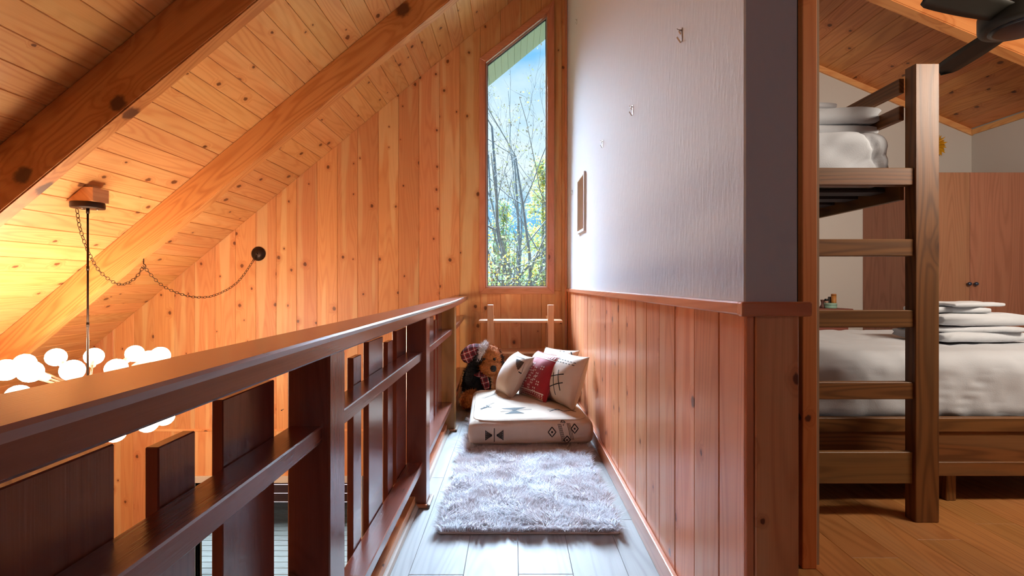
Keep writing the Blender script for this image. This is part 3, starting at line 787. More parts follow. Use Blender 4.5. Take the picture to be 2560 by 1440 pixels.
strokes_t += diamond(-0.14, 0.02, 0.04, 0.005, True) + [([(0.14, -0.33), (0.20, -0.28), (0.24, -0.32), (0.30, -0.28), (0.33, -0.31)], 0.010), ([(0.13, -0.30), (0.22, -0.30)], 0.006)]
stroke_mesh('top_stitching', bmc, strokes_t, Vector((0, 0, -1)), lambda p: Vector((p.x, p.y, 1)), ink, fc)
# piped seam round the top edge
seam = []
tree = BVHTree.FromBMesh(bmc)
for k in range(97):
    th = 2 * math.pi * k / 96
    sx_, sy_ = math.cos(th), math.sin(th); e = 0.16
    px_ = math.copysign(abs(sx_) ** e, sx_) * (CW / 2 - 0.012); py_ = math.copysign(abs(sy_) ** e, sy_) * (CD / 2 - 0.012)
    hit = tree.ray_cast(Vector((px_ * 0.985, py_ * 0.985, 1)), Vector((0, 0, -1)))[0]
    if hit: seam.append(hit + Vector((0, 0, 0.0005)))
tube('piping', seam, 0.0035, cream, fc, 6)
cb = from_bm('body', bmc, cream, fc, smooth_=True)
for e in fc.children: e.location.z += CHH / 2
CT = 0.035 + CHH

def pillow_bm(w, h, t, n=26, wr=0.006, seed=0.0):
    bm = bmesh.new(); gv = {}
    for side in (0, 1):
        for i in range(n + 1):
            for j in range(n + 1):
                a, b = 2 * i / n - 1, 2 * j / n - 1
                edge_ = i in (0, n) or j in (0, n)
                if side == 1 and edge_: gv[(1, i, j)] = gv[(0, i, j)]; continue
                th = t / 2 * max(0.0, (1 - abs(a) ** 2.6)) ** 0.55 * max(0.0, (1 - abs(b) ** 2.6)) ** 0.55
                x_ = a * w / 2 * (1 - 0.07 * (1 - b * b)); z_ = b * h / 2 * (1 - 0.07 * (1 - a * a))
                ns_ = noise.noise(Vector((x_ * 11 + seed, z_ * 11, side * 3.0 + seed))) * wr
                y_ = (-1 if side == 0 else 1) * (th + (0 if edge_ else ns_)) + 0.05 * (b * 0.5) ** 2
                gv[(side, i, j)] = bm.verts.new((x_, y_, z_))
    for side in (0, 1):
        for i in range(n):
            for j in range(n):
                bm.faces.new((gv[(side, i, j)], gv[(side, i + 1, j)], gv[(side, i + 1, j + 1)], gv[(side, i, j + 1)]))
    return bm

def pillow(label, size, t, loc, yaw, tilt, roll, mat, strokes, smat, seed, back=None):
    rot = (Matrix.Rotation(R(yaw), 4, 'Z') @ Matrix.Rotation(R(tilt), 4, 'X') @ Matrix.Rotation(R(roll), 4, 'Y'))
    p = tag(empty('throw_pillow', loc, rot.to_euler()), label, 'pillow', 'pillows on the floor cushion')
    bm = pillow_bm(size, size, t, seed=seed)
    low = min((rot @ v_.co).z for v_ in bm.verts)
    p.location.z = loc[2] - low
    far = loc[0] + max((rot @ v_.co).x for v_ in bm.verts)
    if far > 0.562: p.location.x -= far - 0.562
    if strokes: stroke_mesh('stitching', bm, strokes, Vector((0, 1, 0)), lambda q_: Vector((q_.x, -1, q_.y)), smat, p)
    if back: stroke_mesh('back_stitching', bm, back, Vector((0, -1, 0)), lambda q_: Vector((q_.x, 1, q_.y)), smat, p)
    rim = []
    for k in range(4 * 20 + 1):
        u_ = (k % 80) / 20.0; sd = int(u_); fr = u_ - sd
        a, b = [(-1 + 2 * fr, -1), (1, -1 + 2 * fr), (1 - 2 * fr, 1), (-1, 1 - 2 * fr)][sd]
        rim.append((a * size / 2 * (1 - 0.07 * (1 - b * b)), 0.05 * (b * 0.5) ** 2, b * size / 2 * (1 - 0.07 * (1 - a * a))))
    tube('seam', rim, 0.0025, mat, p, 5)
    from_bm('body', bm, mat, p, smooth_=True)
    return p

snow = []
def plus(cx, cy, s=0.011):
    for dx_, dy_ in ((s, s), (-s, s), (s, -s), (-s, -s)):
        snow.append(([(cx + dx_ - s * 0.55, cy + dy_), (cx + dx_ + s * 0.55, cy + dy_)], s * 1.1))
random.seed(3)
for (cx_, cy_) in ((0.02, 0.03), (-0.03, 0.06), (0.06, -0.01), (-0.02, -0.04), (0.03, -0.07), (-0.07, 0.01), (-0.06, -0.07), (0.09, 0.05), (0.10, -0.07), (-0.10, 0.07),
                   (-0.11, -0.03), (0.0, 0.0), (0.05, -0.04), (-0.04, 0.02), (0.0, -0.11), (-0.09, -0.11), (0.07, -0.12), (-0.13, 0.04)): plus(cx_, cy_, 0.010)
for zz in (0.150, -0.155):
    snow.append(([(-0.17, zz + 0.020), (0.17, zz + 0.020)], 0.008)); snow.append(([(-0.17, zz - 0.020), (0.17, zz - 0.020)], 0.008))
    for k in range(14): snow.append(([(-0.165 + k * 0.025, zz - 0.012), (-0.165 + k * 0.025, zz + 0.012)], 0.011))
stripe = [([(-0.02, 0.02), (0.05, -0.13)], 0.009), ([(-0.07, -0.02), (0.10, 0.03)], 0.008), ([(-0.04, -0.09), (0.11, -0.03)], 0.008), ([(0.03, 0.05), (0.10, -0.09)], 0.008)]
dash = [([(-0.15 + k * 0.035, 0.13), (-0.13 + k * 0.035, 0.13)], 0.005) for k in range(9)] + [([(-0.15 + k * 0.035, 0.11), (-0.13 + k * 0.035, 0.11)], 0.005) for k in range(9)]
pillow('cream pillow with a black arrow motif, leaning at the teddy side', 0.37, 0.17, (-0.005, 3.97, CT + 0.016), -70, -32, 0, cream,
       tri_fill([(0.17, 0.02), (0.07, 0.11), (0.165, 0.11)]) + [([(0.02, 0.13), (0.14, 0.14)], 0.005), ([(-0.10, 0.04), (-0.05, 0.12)], 0.005)], ink, 1.0)
pillow('red knitted pillow with white snowflake pattern', 0.39, 0.155, (0.205, 3.83, CT + 0.012), -60, -28, 0, redknit, snow, whitestitch, 2.0)
pillow('cream pillow with black crossed lines against the cedar wall', 0.40, 0.20, (0.385, 3.68, CT + 0.0), -64, -20, 0, cream, stripe + dash, ink, 3.0)
pillow('cream pillow with a black diamond, behind the other pillows', 0.36, 0.13, (0.40, 4.22, CT + 0.02), -40, -28, 0, cream, diamond(0.05, 0.12, 0.03) + [([(0.12, 0.15), (0.15, 0.11)], 0.01)], ink, 4.0)

# ------------------------------------------------------------------ low wooden rack under the window
rack = tag(empty('wooden_rack'), 'small open pine shelf rack under the gable window', 'shelf')
rk = wood('shelfpine', 'Z'); rkx = wood('shelfpine', 'X')
for x0 in (-0.251, 0.328): box('upright', x0, x0 + 0.058, 4.70, 4.74, 0.0, 0.904, rk, rack)
for zt in (0.752, 0.452, 0.14): box('shelf_board', -0.338, 0.474, 4.741, 4.99, zt - 0.022, zt, rkx, rack)
for x0 in (-0.251, 0.328): box('upright', x0, x0 + 0.058, 4.991, 5.03, 0.0, 0.78, rk, rack)

# ------------------------------------------------------------------ plush dog toy with plaid hat
fur_b = plain('fur_brown', '#bd7038', 0.95, var=0.35, vscale=60.0)
fur_k = plain('fur_black', '#0d0d10', 0.95)
fur_w = plain('fur_white', '#ddd3cf', 0.95, var=0.12, vscale=40.0)
def plaid():
    m, t, p = newmat('plaid_red')
    co = N(t, 'ShaderNodeTexCoord'); sp = N(t, 'ShaderNodeSeparateXYZ', {0: co.outputs['Object']})
    col = lin('#8a1626')
    def bands(ax, per, lo, hi, off=0.0):
        f_ = M_(t, 'FRACT', M_(t, 'ADD', M_(t, 'DIVIDE', sp.outputs[ax], per), off))
        return M_(t, 'MULTIPLY', M_(t, 'GREATER_THAN', f_, lo), M_(t, 'LESS_THAN', f_, hi))
    for ax in (0, 2): col = mixc(t, M_(t, 'MULTIPLY', bands(ax, 0.045, 0.0, 0.42), 0.55), col, lin('#1a0c16'))
    for ax in (0, 2): col = mixc(t, M_(t, 'MULTIPLY', bands(ax, 0.045, 0.66, 0.74), 0.8), col, lin('#d8c8c0'))
    t.links.new(col, p.inputs['Base Color']); p.inputs['Roughness'].default_value = 0.9
    return m
plaid_m = plaid()
dog = tag(empty('plush_dog', (-0.305, 4.44, 0.0)), 'curly brown and black plush dog toy wearing a red plaid hat', 'plush toy')
dog.scale = (1.1, 1.1, 1.1)
def blob(name, c, r, mat, parent=dog, fuzz=0.10, rot=(0, 0, 0), n=20, fs=0.05):
    bm = bmesh.new(); bmesh.ops.create_icosphere(bm, subdivisions=4, radius=1.0)
    for vv in bm.verts:
        k = 1 + fuzz * noise.noise(vv.co * 6 + Vector(c) * 10) + fuzz * 0.6 * noise.noise(vv.co * 17)
        vv.co = Vector((vv.co.x * r[0], vv.co.y * r[1], vv.co.z * r[2])) * k
    return from_bm(name, bm, mat, parent, c, rot, True)
def fuzz_on(part, mat, n, length, width=0.003):
    me = part.data; co = np.zeros(len(me.vertices) * 3); me.vertices.foreach_get('co', co); co = co.reshape(-1, 3)
    nr_ = np.zeros(len(me.vertices) * 3); me.vertices.foreach_get('normal', nr_); nr_ = nr_.reshape(-1, 3)
    ix = rng.integers(0, len(co), n); b = co[ix] + rng.normal(0, 0.0015, (n, 3)); nn = nr_[ix]
    v, q, t_ = blades(b, nn, rng.normal(0, 0.7, (n, 3)), length * rng.uniform(0.6, 1.2, n), np.full(n, width), rng.normal(0, 0.8, (n, 3)))
    o = blade_obj('fur', v, q, t_, mat, part); o['kind'] = 'stuff'; return o
bd = blob('body', (-0.03, 0.02, 0.17), (0.115, 0.11, 0.17), fur_k); fuzz_on(bd, fur_k, 2500, 0.016)
ft = blob('foot', (-0.055, -0.11, 0.075), (0.088, 0.095, 0.075), fur_b); fuzz_on(ft, fur_b, 2800, 0.014)
ft2 = blob('foot', (0.14, -0.02, 0.07), (0.075, 0.09, 0.07), fur_b); fuzz_on(ft2, fur_b, 1500, 0.014)
hd = blob('head', (0.075, -0.02, 0.385), (0.105, 0.105, 0.12), fur_b); fuzz_on(hd, fur_b, 3000, 0.014)
mz = blob('muzzle', (0.095, -0.105, 0.335), (0.075, 0.07, 0.06), fur_b); fuzz_on(mz, fur_b, 2200, 0.012)
blob('nose', (0.118, -0.172, 0.338), (0.026, 0.016, 0.026), fur_k, fuzz=0.02)
for ex_ in (0.045, 0.125): blob('eye', (ex_, -0.118, 0.405), (0.011, 0.008, 0.011), plain('toy_eye', '#050505', 0.1), fuzz=0.0)
pt = blob('eye_patch', (0.005, -0.085, 0.40), (0.055, 0.03, 0.05), fur_k); fuzz_on(pt, fur_k, 900, 0.012)
e1 = blob('ear', (-0.055, -0.06, 0.27), (0.055, 0.04, 0.125), fur_k, rot=(0, R(10), 0)); fuzz_on(e1, fur_k, 2500, 0.014)
e2 = blob('ear', (0.165, -0.01, 0.365), (0.028, 0.045, 0.105), fur_k, rot=(0, R(-14), 0)); fuzz_on(e2, fur_k, 1800, 0.014)
hat = blob('hat', (-0.055, -0.01, 0.435), (0.105, 0.095, 0.075), plaid_m, fuzz=0.07, rot=(0, R(-22), 0))
ht = blob('hat_trim', (0.018, -0.03, 0.445), (0.030, 0.098, 0.092), fur_w, fuzz=0.12, rot=(0, R(22), 0)); fuzz_on(ht, fur_w, 2000, 0.016)
blob('scarf', (0.045, -0.085, 0.225), (0.032, 0.02, 0.085), plaid_m, fuzz=0.05, rot=(0, R(-16), 0))
blob('scarf', (0.015, -0.02, 0.275), (0.10, 0.095, 0.03), plaid_m, fuzz=0.05)

# ------------------------------------------------------------------ things on the white wall
frame_m = plain('frame_white', '#e6e4e4', 0.4)
pf = tag(empty('framed_picture', (XW - 0.001, 4.08, EYE + 0.665), (0, R(-1.5), R(90))), 'small white picture frame hanging low on the plaster wall', 'picture frame')
# local: x along the wall, y into the wall, z up
hw, hh_ = 0.20, 0.235
for a in ((-hw, -hw + 0.022, -hh_, hh_), (hw - 0.022, hw, -hh_, hh_), (-hw + 0.022, hw - 0.022, -hh_, -hh_ + 0.022), (-hw + 0.022, hw - 0.022, hh_ - 0.022, hh_)):
    box('frame_side', a[0], a[1], 0.0, 0.016, a[2], a[3], frame_m, pf)
box('mat_board', -hw + 0.02, hw - 0.02, 0.008, 0.011, -hh_ + 0.02, hh_ - 0.02, plain('mat_board', '#e6e6e2', 0.3, var=0.12, vscale=9), pf, ch=0)
pydata('glazing', [(-hw + 0.021, 0.0125, -hh_ + 0.021), (hw - 0.021, 0.0125, -hh_ + 0.021), (hw - 0.021, 0.0125, hh_ - 0.021), (-hw + 0.021, 0.0125, hh_ - 0.021)], [(3, 2, 1, 0)], glass('picture_glazing', 1.1), pf)

hook_spots = [(1705, 88, 1.0, 'steel picture hook high on the white wall, nearest the wall end'), (1582, 276, 1.0, 'steel picture hook in the middle of the white wall'),
              (1507, 360, 1.0, 'small steel picture hook above and in front of the picture frame'), (1443, 54, 0.9, 'tiny picture hook high up beside the window trim'),
              (1432, 481, 0.9, 'tiny picture hook between picture frame and window trim')]
for px, py, s_, lab in hook_spots:
    Y = XW * F / (px - 1284); z = EYE + (711 - py) * Y / F
    h_ = tag(empty('picture_hook', (XW - 0.0005, Y, z), (0, 0, 0)), lab, 'hook', 'picture hooks on the white wall')
    def strip(name, pts, wd, mat):
        v, f = [], []
        for x_, z_ in pts: v += [(x_, -wd / 2, z_), (x_, wd / 2, z_)]
        for i in range(len(pts) - 1): f.append((2 * i, 2 * i + 1, 2 * i + 3, 2 * i + 2))
        o = pydata(name, v, f, mat, h_); md = o.modifiers.new('thick', 'SOLIDIFY'); md.thickness = 0.0016; return o
    strip('strap', [(-0.0012, 0.024), (-0.0012, -0.020), (-0.003, -0.023), (-0.005, -0.023), (-0.016, -0.006)], 0.007, steel)
    strip('nail_seat', [(-0.0012, 0.018), (-0.010, 0.018), (-0.011, 0.014), (-0.004, 0.003)], 0.007, steel)
    tube('pin', [(-0.017, 0, 0.022), (0.002, 0, 0.012)], 0.0012, steel, h_, 6)

# ------------------------------------------------------------------ bunk bed
bunk = tag(empty('bunk_bed'), 'dark brown wooden bunk bed with ladder rungs on its end', 'bunk bed')
wz, wx, wy = wood('walnut', 'Z'), wood('walnut', 'X'), wood('walnut', 'Y')
E = lambda z: EYE + z
for x0, y0 in ((1.855, 2.27), (0.86, 2.27), (1.855, 4.2), (0.86, 4.2)):
    box('post', x0, x0 + 0.11, y0, y0 + 0.064, 0.0, E(1.02), wz, bunk, 0.003)
box('end_rail', 0.97, 1.8545, 2.28, 2.325, E(0.46), E(0.541), wx, bunk, 0.003)
for a, b in ((0.131, 0.21), (-0.20, -0.12), (-0.533, -0.454)):
    box('rung', 0.97, 1.8545, 2.28, 2.32, E(a), E(b), wx, bunk, 0.003)
box('rung', 0.97, 1.8545, 2.285, 2.315, E(-0.926), E(-0.779), wx, bunk, 0.003)
for x0 in (1.83, 0.93):
    for a, b in ((0.908, 0.977), (0.779, 0.846)): box('guard_rail', x0, x0 + 0.024, 2.335, 4.199, E(a), E(b), wy, bunk, 0.002)
    box('side_rail', x0, x0 + 0.024, 2.335, 4.199, E(0.40), E(0.541), wy, bunk, 0.002)
dark_ply = plain('bed_base_dark', '#33262a', 0.7)
for k in range(9): box('bed_slat', 0.956, 1.828, 2.42 + k * 0.19, 2.52 + k * 0.19, E(0.452), E(0.47), dark_ply, bunk, 0.002)
# lower bed frame, lying across
for x0, x1 in ((0.975, 3.40),):
    box('foot_rail', x0, x1, 2.45, 2.485, E(-0.735), E(-0.665), wx, bunk, 0.003)
    box('foot_panel', x0, x1, 2.462, 2.482, E(-0.89), E(-0.735), wx, bunk, 0.002)
    box('foot_rail', x0, x1, 2.45, 2.485, E(-0.955), E(-0.885), wx, bunk, 0.003)
box('back_panel', 0.975, 3.40, 3.90, 3.93, E(-0.955), E(-0.60), wx, bunk, 0.003)
for x0 in (0.975, 3.36): box('side_panel', x0, x0 + 0.035, 2.486, 3.899, E(-0.955), E(-0.665), wy, bunk, 0.003)
for x0 in (1.0, 2.2, 3.33):
    for y0 in (2.50, 3.84): box('foot_block', x0, x0 + 0.05, y0, y0 + 0.05, 0.0, E(-0.956), wz, bunk, 0.003)
box('bed_base', 1.012, 3.358, 2.487, 3.898, E(-0.76), E(-0.735), dark_ply, bunk, 0.0)

linen = plain('white_linen', '#c9cdd3', 0.8, bump=0.2, bscale=220.0, sheen=0.2)
def bedding(name, w, d, h, rr, loc, label, cat, wr, seed, drape=0.0):
    bm = bmesh.new(); bmesh.ops.create_cube(bm, size=2.0); bmesh.ops.subdivide_edges(bm, edges=bm.edges[:], cuts=64, use_grid_fill=True)
    for vv in bm.verts:
        p = vv.co.copy(); q = Vector((p.x * w / 2, p.y * d / 2, p.z * h / 2))
        c = Vector((max(-w / 2 + rr, min(w / 2 - rr, q.x)), max(-d / 2 + rr, min(d / 2 - rr, q.y)), max(-h / 2 + rr, min(h / 2 - rr, q.z))))
        dv = q - c
        if dv.length > 1e-6: q = c + dv.normalized() * rr
        nv = Vector((q.x * 4 + seed, q.y * 5, q.z * 3))
        fold = noise.noise(Vector((q.x * 5 + q.z * 7 + seed, q.y * 2, q.z * 2))) + 0.5 * noise.noise(Vector((q.x * 12 - q.z * 12, q.y * 6 + seed, q.z * 5)))
        fold = 0.6 * fold - 0.9 * max(0.0, 1 - 5 * abs(noise.noise(Vector((q.x * 4.2 + q.z * 1.5 + seed, q.y * 1.6, q.z * 1.8))))) - 0.5 * max(0.0, 1 - 6 * abs(noise.noise(Vector((q.x * 6 - q.z * 4, q.y * 3 + seed, q.z * 3)))))
        out = (q - Vector((0, 0, -0.1))).normalized()
        if p.z > -0.98: q += out * fold * wr
        vv.co = q
    o = from_bm(name, bm, linen, None, loc, smooth_=True)
    return tag(o, label, cat)
bedding('mattress', 2.33, 1.39, 0.385, 0.11, (2.186, 3.192, E(-0.735) + 0.195), 'wide white made-up mattress on the lower bunk', 'mattress', 0.017, 3.0)
bedding('duvet', 0.868, 1.84, 0.27, 0.075, (1.392, 3.27, E(0.470) + 0.139), 'rumpled white duvet on the upper bunk', 'duvet', 0.026, 9.0)

terry = plain('terry_white', '#d2d5da', 0.95, bump=0.6, bscale=420.0, sheen=0.4)
def towel(name, w, d, h, layers, loc, rz_, label, seed):
    """folded towel: profile in x-z with a round fold on the right and layered lobes, carried along y"""
    prof = []
    n = 40
    for k in range(n):
        th = 2 * math.pi * k / n; c, s_ = math.cos(th), math.sin(th)
        x_ = math.copysign(abs(c) ** 0.35, c) * w / 2; z_ = math.copysign(abs(s_) ** 0.4, s_) * h / 2
        if abs(c) > 0.3:
            ly = (z_ / h + 0.5) * layers
            x_ -= math.copysign(0.016 * (1 - abs(math.sin(math.pi * ly))) ** 3, c)
        prof.append((x_, z_))
    ny = 18; v, f = [], []
    for i in range(ny + 1):
        b = 2 * i / ny - 1; sh = (1 - abs(b) ** 8) ** 0.5 if abs(b) < 1 else 0.0
        sh = 0.94 + 0.06 * sh
        for x_, z_ in prof:
            w1 = noise.noise(Vector((x_ * 9 + seed, b * 2, z_ * 9))) * 0.008
            v.append((x_ * (0.94 + 0.06 * sh) + w1, b * d / 2, z_ * sh + w1 * 0.6 + noise.noise(Vector((x_ * 5, b * 2.5 + seed, 0))) * 0.006))
    m = len(prof)
    for i in range(ny):
        for j in range(m): f.append((i * m + j, i * m + (j + 1) % m, (i + 1) * m + (j + 1) % m, (i + 1) * m + j))
    f.append(tuple(range(m))[::-1]); f.append(tuple(ny * m + j for j in range(m)))
    o = pydata(name, v, f, terry, None, loc, (0, 0, R(rz_)), True)
    return tag(o, label, 'towel', 'folded white towels')
MT = E(-0.735) + 0.195 + 0.1925 + 0.004
towel('folded_towel', 0.55, 0.36, 0.060, 2, (2.76, 3.06, MT + 0.032), 4, 'bottom white bath towel of the stack on the lower bed', 1.0)
towel('folded_towel', 0.52, 0.34, 0.034, 1, (2.74, 3.05, MT + 0.080), -3, 'thin folded white towel, second from the bottom of the lower stack', 2.0)
towel('folded_towel', 0.55, 0.36, 0.074, 2, (2.77, 3.06, MT + 0.135), 3, 'thick white towel, third from the bottom of the lower stack', 3.0)
towel('folded_towel', 0.34, 0.22, 0.036, 1, (2.66, 3.03, MT + 0.191), -8, 'white hand towel near the top of the lower stack', 4.0)
towel('folded_towel', 0.36, 0.20, 0.026, 1, (2.74, 3.00, MT + 0.223), 10, 'small white washcloth topmost on the lower stack', 5.0)
DT = E(0.470) + 0.139 + 0.135 + 0.008
towel('folded_towel', 0.50, 0.30, 0.050, 1, (1.585, 2.62, DT + 0.024), 2, 'lowest white towel folded on the upper bunk duvet', 6.0)
towel('folded_towel', 0.51, 0.30, 0.085, 2, (1.59, 2.62, DT + 0.097), -2, 'thick rolled-edge white towel on the upper bunk', 7.0)
towel('folded_towel', 0.26, 0.18, 0.030, 1, (1.52, 2.60, DT + 0.160), 3, 'small white cloth on top of the upper bunk towels', 8.0)

# ------------------------------------------------------------------ wardrobe, dresser, fan and small things
ward = tag(empty('wardrobe'), 'tall cherry wood wardrobe with plain doors and round knobs', 'wardrobe')
cz = wood('cherry', 'Z')
box('body', 3.69, 4.835, 4.622, 5.198, 0.0, E(1.05), cz, ward, 0.002)
xs = [3.692, 4.267, 4.833]
for i in range(2):
    d_ = box('door', xs[i] + 0.0015, xs[i + 1] - 0.0015, 4.60, 4.6215, 0.06, E(1.047), cz, ward, 0.002)
    kx = {0: xs[1] - 0.03, 1: xs[1] + 0.033}[i]
    kn = lathe('knob', [(0.006, 0.0), (0.006, 0.012), (0.014, 0.018), (0.0185, 0.028), (0.016, 0.038), (0.008, 0.043), (0.001, 0.044)], plain('knob_pewter', '#4c5468', 0.3, metal=0.6), d_, n=16)
    kn.location = (kx - d_.location.x, -0.0105, EYE + 0.005 - d_.location.z); kn.rotation_euler = (R(90), 0, 0)
dres = tag(empty('dresser'), 'reddish low dresser behind the ladder rung against the bedroom wall', 'dresser')
dz = wood('barn', 'X')
box('top', 2.40, 3.22, 4.66, 5.18, E(-0.262), E(-0.232), dz, dres, 0.003)
box('body', 2.42, 3.20, 4.70, 5.17, 0.0, E(-0.2625), dz, dres, 0.003)
for k in range(3):
    dd_ = box('drawer', 2.44, 3.18, 4.68, 4.6995, 0.05 + k * 0.26, 0.29 + k * 0.26, dz, dres, 0.003)
    lathe('knob', [(0.006, 0), (0.016, 0.012), (0.014, 0.024), (0.002, 0.028)], iron, dd_, (0, -0.0098, 0), (R(90), 0, 0), n=12)
DTOP = E(-0.232)
tin = tag(empty('round_tin', (at(2076, 770, 4.80).x, 4.80, DTOP)), 'pale green round tin on the dresser', 'tin')
lathe('body', [(0.002, 0.0), (0.052, 0.0), (0.054, 0.004), (0.054, 0.032)], plain('tin_green', '#8fb5a2', 0.5), tin, n=24)
lathe('lid', [(0.056, 0.030), (0.056, 0.046), (0.052, 0.050), (0.002, 0.050)], plain('tin_lid_green', '#9cc0ae', 0.5), tin, n=24)
wd_ = tag(empty('wooden_cylinder', (at(2085, 745, 4.80).x, 4.805, DTOP + 0.0505)), 'small turned orange wooden jar standing on the green tin', 'jar')
lathe('body', [(0.002, 0.0), (0.021, 0.0), (0.022, 0.003), (0.022, 0.070)], plain('jar_orange', '#b87838', 0.5), wd_, n=20)
lathe('lid', [(0.0225, 0.070), (0.0225, 0.086), (0.019, 0.089), (0.002, 0.089)], plain('jar_orange_lid', '#a8682e', 0.5), wd_, n=20)
bt = tag(empty('small_bottle', (at(2066, 745, 4.80).x, 4.80, DTOP + 0.0505)), 'tiny bottle with a black cap on the green tin', 'bottle')
lathe('body', [(0.002, 0.0), (0.016, 0.0), (0.017, 0.003), (0.017, 0.018), (0.010, 0.024)], plain('bottle_pink', '#b08a78', 0.3), bt, n=16)
lathe('cap', [(0.0165, 0.022), (0.0165, 0.040), (0.002, 0.041)], black, bt, n=16)
bk = tag(empty('grey_box', (at(2076, 745, 4.84).x, 4.842, DTOP + 0.0505), (0, 0, R(12))), 'small dark grey box behind the orange jar', 'box')
box('carton', -0.02, 0.02, -0.009, 0.009, 0.0, 0.056, plain('carton_grey', '#55504e', 0.6), bk, 0.001); box('flap', -0.019, 0.019, -0.0085, 0.0085, 0.056, 0.060, plain('carton_grey', '#55504e', 0.6), bk, 0.001)
jr = tag(empty('brown_vase', (at(2058, 770, 4.82).x, 4.83, DTOP)), 'small brown vase with a waist beside the green tin', 'vase')
lathe('body', [(0.002, 0), (0.024, 0.0), (0.022, 0.02), (0.013, 0.035), (0.012, 0.05), (0.018, 0.075), (0.020, 0.082), (0.016, 0.082), (0.010, 0.06), (0.002, 0.05)], plain('vase_brown', '#6e463c', 0.6), jr, n=20)

yf = tag(empty('paper_flower', at(2332, 365, YB - 0.028)), 'yellow paper flower decoration on the bedroom wall', 'decoration')
ym = plain('paper_yellow', '#e0a416', 0.7)
for k in range(26):
    a = 2 * math.pi * k / 26; r_ = 0.135 * (0.85 + 0.2 * random.random())
    v = [(0, 0, 0), (r_ * 0.6 * math.cos(a - 0.16), -0.03, r_ * 0.6 * math.sin(a - 0.16)), (r_ * math.cos(a), -0.02 - 0.02 * (k % 2), r_ * math.sin(a)), (r_ * 0.6 * math.cos(a + 0.16), -0.045, r_ * 0.6 * math.sin(a + 0.16))]
    o = pydata('petal', v, [(0, 1, 2), (0, 2, 3)], ym, yf); md = o.modifiers.new('thick', 'SOLIDIFY'); md.thickness = 0.002
lathe('centre', [(0.03, 0.0), (0.028, 0.035), (0.002, 0.045)], ym, yf, (0, 0, 0), (R(90), 0, 0), n=14)

FX, FY, FZ = 2.475, 2.38, E(1.247)
fan = tag(empty('ceiling_fan', (FX, FY, FZ)), 'matt black ceiling fan with three blades in the bedroom', 'ceiling fan')
fm = plain('fan_black', '#17150f', 0.42)
lathe('motor', [(0.002, -0.004), (0.13, -0.004), (0.165, 0.004), (0.172, 0.018), (0.172, 0.085), (0.165, 0.10), (0.13, 0.108), (0.125, 0.135), (0.05, 0.15), (0.002, 0.15)], fm, fan, n=40)
lathe('lens', [(0.002, -0.012), (0.11, -0.010), (0.135, -0.003), (0.002, -0.003)], plain('fan_lens', '#1c1e26', 0.25), fan, n=36)
lathe('downrod', [(0.014, 0.15), (0.014, roofb(FX) - FZ - 0.045)], fm, fan, n=12)
lathe('ceiling_cup', [(0.014, roofb(FX) - FZ - 0.05), (0.06, roofb(FX) - FZ - 0.035), (0.07, roofb(FX) - FZ + 0.02), (0.01, roofb(FX) - FZ + 0.02)], fm, fan, n=20)
for ang in (196, 78, 318):
    v, f = [], []; nn = 16
    for i in range(nn + 1):
        s_ = i / nn; r_ = 0.12 + 0.53 * s_
        wdt = (0.046 + 0.018 * math.sin(s_ * math.pi * 0.8)) * (1 if s_ < 0.86 else max(0.12, math.sqrt(max(0, 1 - ((s_ - 0.86) / 0.14) ** 2))))
        tl = 0.018 * (1 - 0.3 * s_)
        for t_ in (-1, -0.5, 0.5, 1):
            v.append((r_, t_ * wdt, t_ * tl + 0.004 * (1 - t_ * t_)))
    for i in range(nn):
        for j in range(3): f.append((i * 4 + j, i * 4 + j + 1, (i + 1) * 4 + j + 1, (i + 1) * 4 + j))
    o = pydata('blade', v, f, fm, fan, (0, 0, 0.045), (0, 0, R(ang)), True); md = o.modifiers.new('thick', 'SOLIDIFY'); md.thickness = 0.007

# ------------------------------------------------------------------ things on the floor below, seen between the slats
ldg = tag(empty('wall_ledge'), 'narrow white ledge on the pine wall below the loft', 'shelf')
box('board', -1.45, -1.02, YB - 0.16, YB - 0.005, EYE - 2.63, EYE - 2.60, wm, ldg); box('bracket', -1.3, -1.27, YB - 0.12, YB - 0.006, EYE - 2.74, EYE - 2.631, wm, ldg)
for k, (cc, hgt, lab) in enumerate((('#b03322', 0.22, 'red book on the ledge below the loft'), ('#d8b030', 0.20, 'yellow book on the ledge below the loft'), ('#3c2c22', 0.24, 'dark brown book on the ledge below the loft'), ('#c98a2a', 0.18, 'short ochre book on the ledge below the loft'))):
    b_ = tag(empty('book', (-1.28 + k * 0.05, YB - 0.08, EYE - 2.5995)), lab, 'book', 'books on the lower ledge')
    box('cover', -0.019, 0.019, -0.06, 0.06, 0, hgt, plain('book_%d' % k, cc, 0.6), b_, 0.003); box('pages', -0.015, 0.015, -0.0585, 0.0585, hgt, hgt + 0.0015, plain('pages', '#e0d6c0', 0.8), b_, 0)

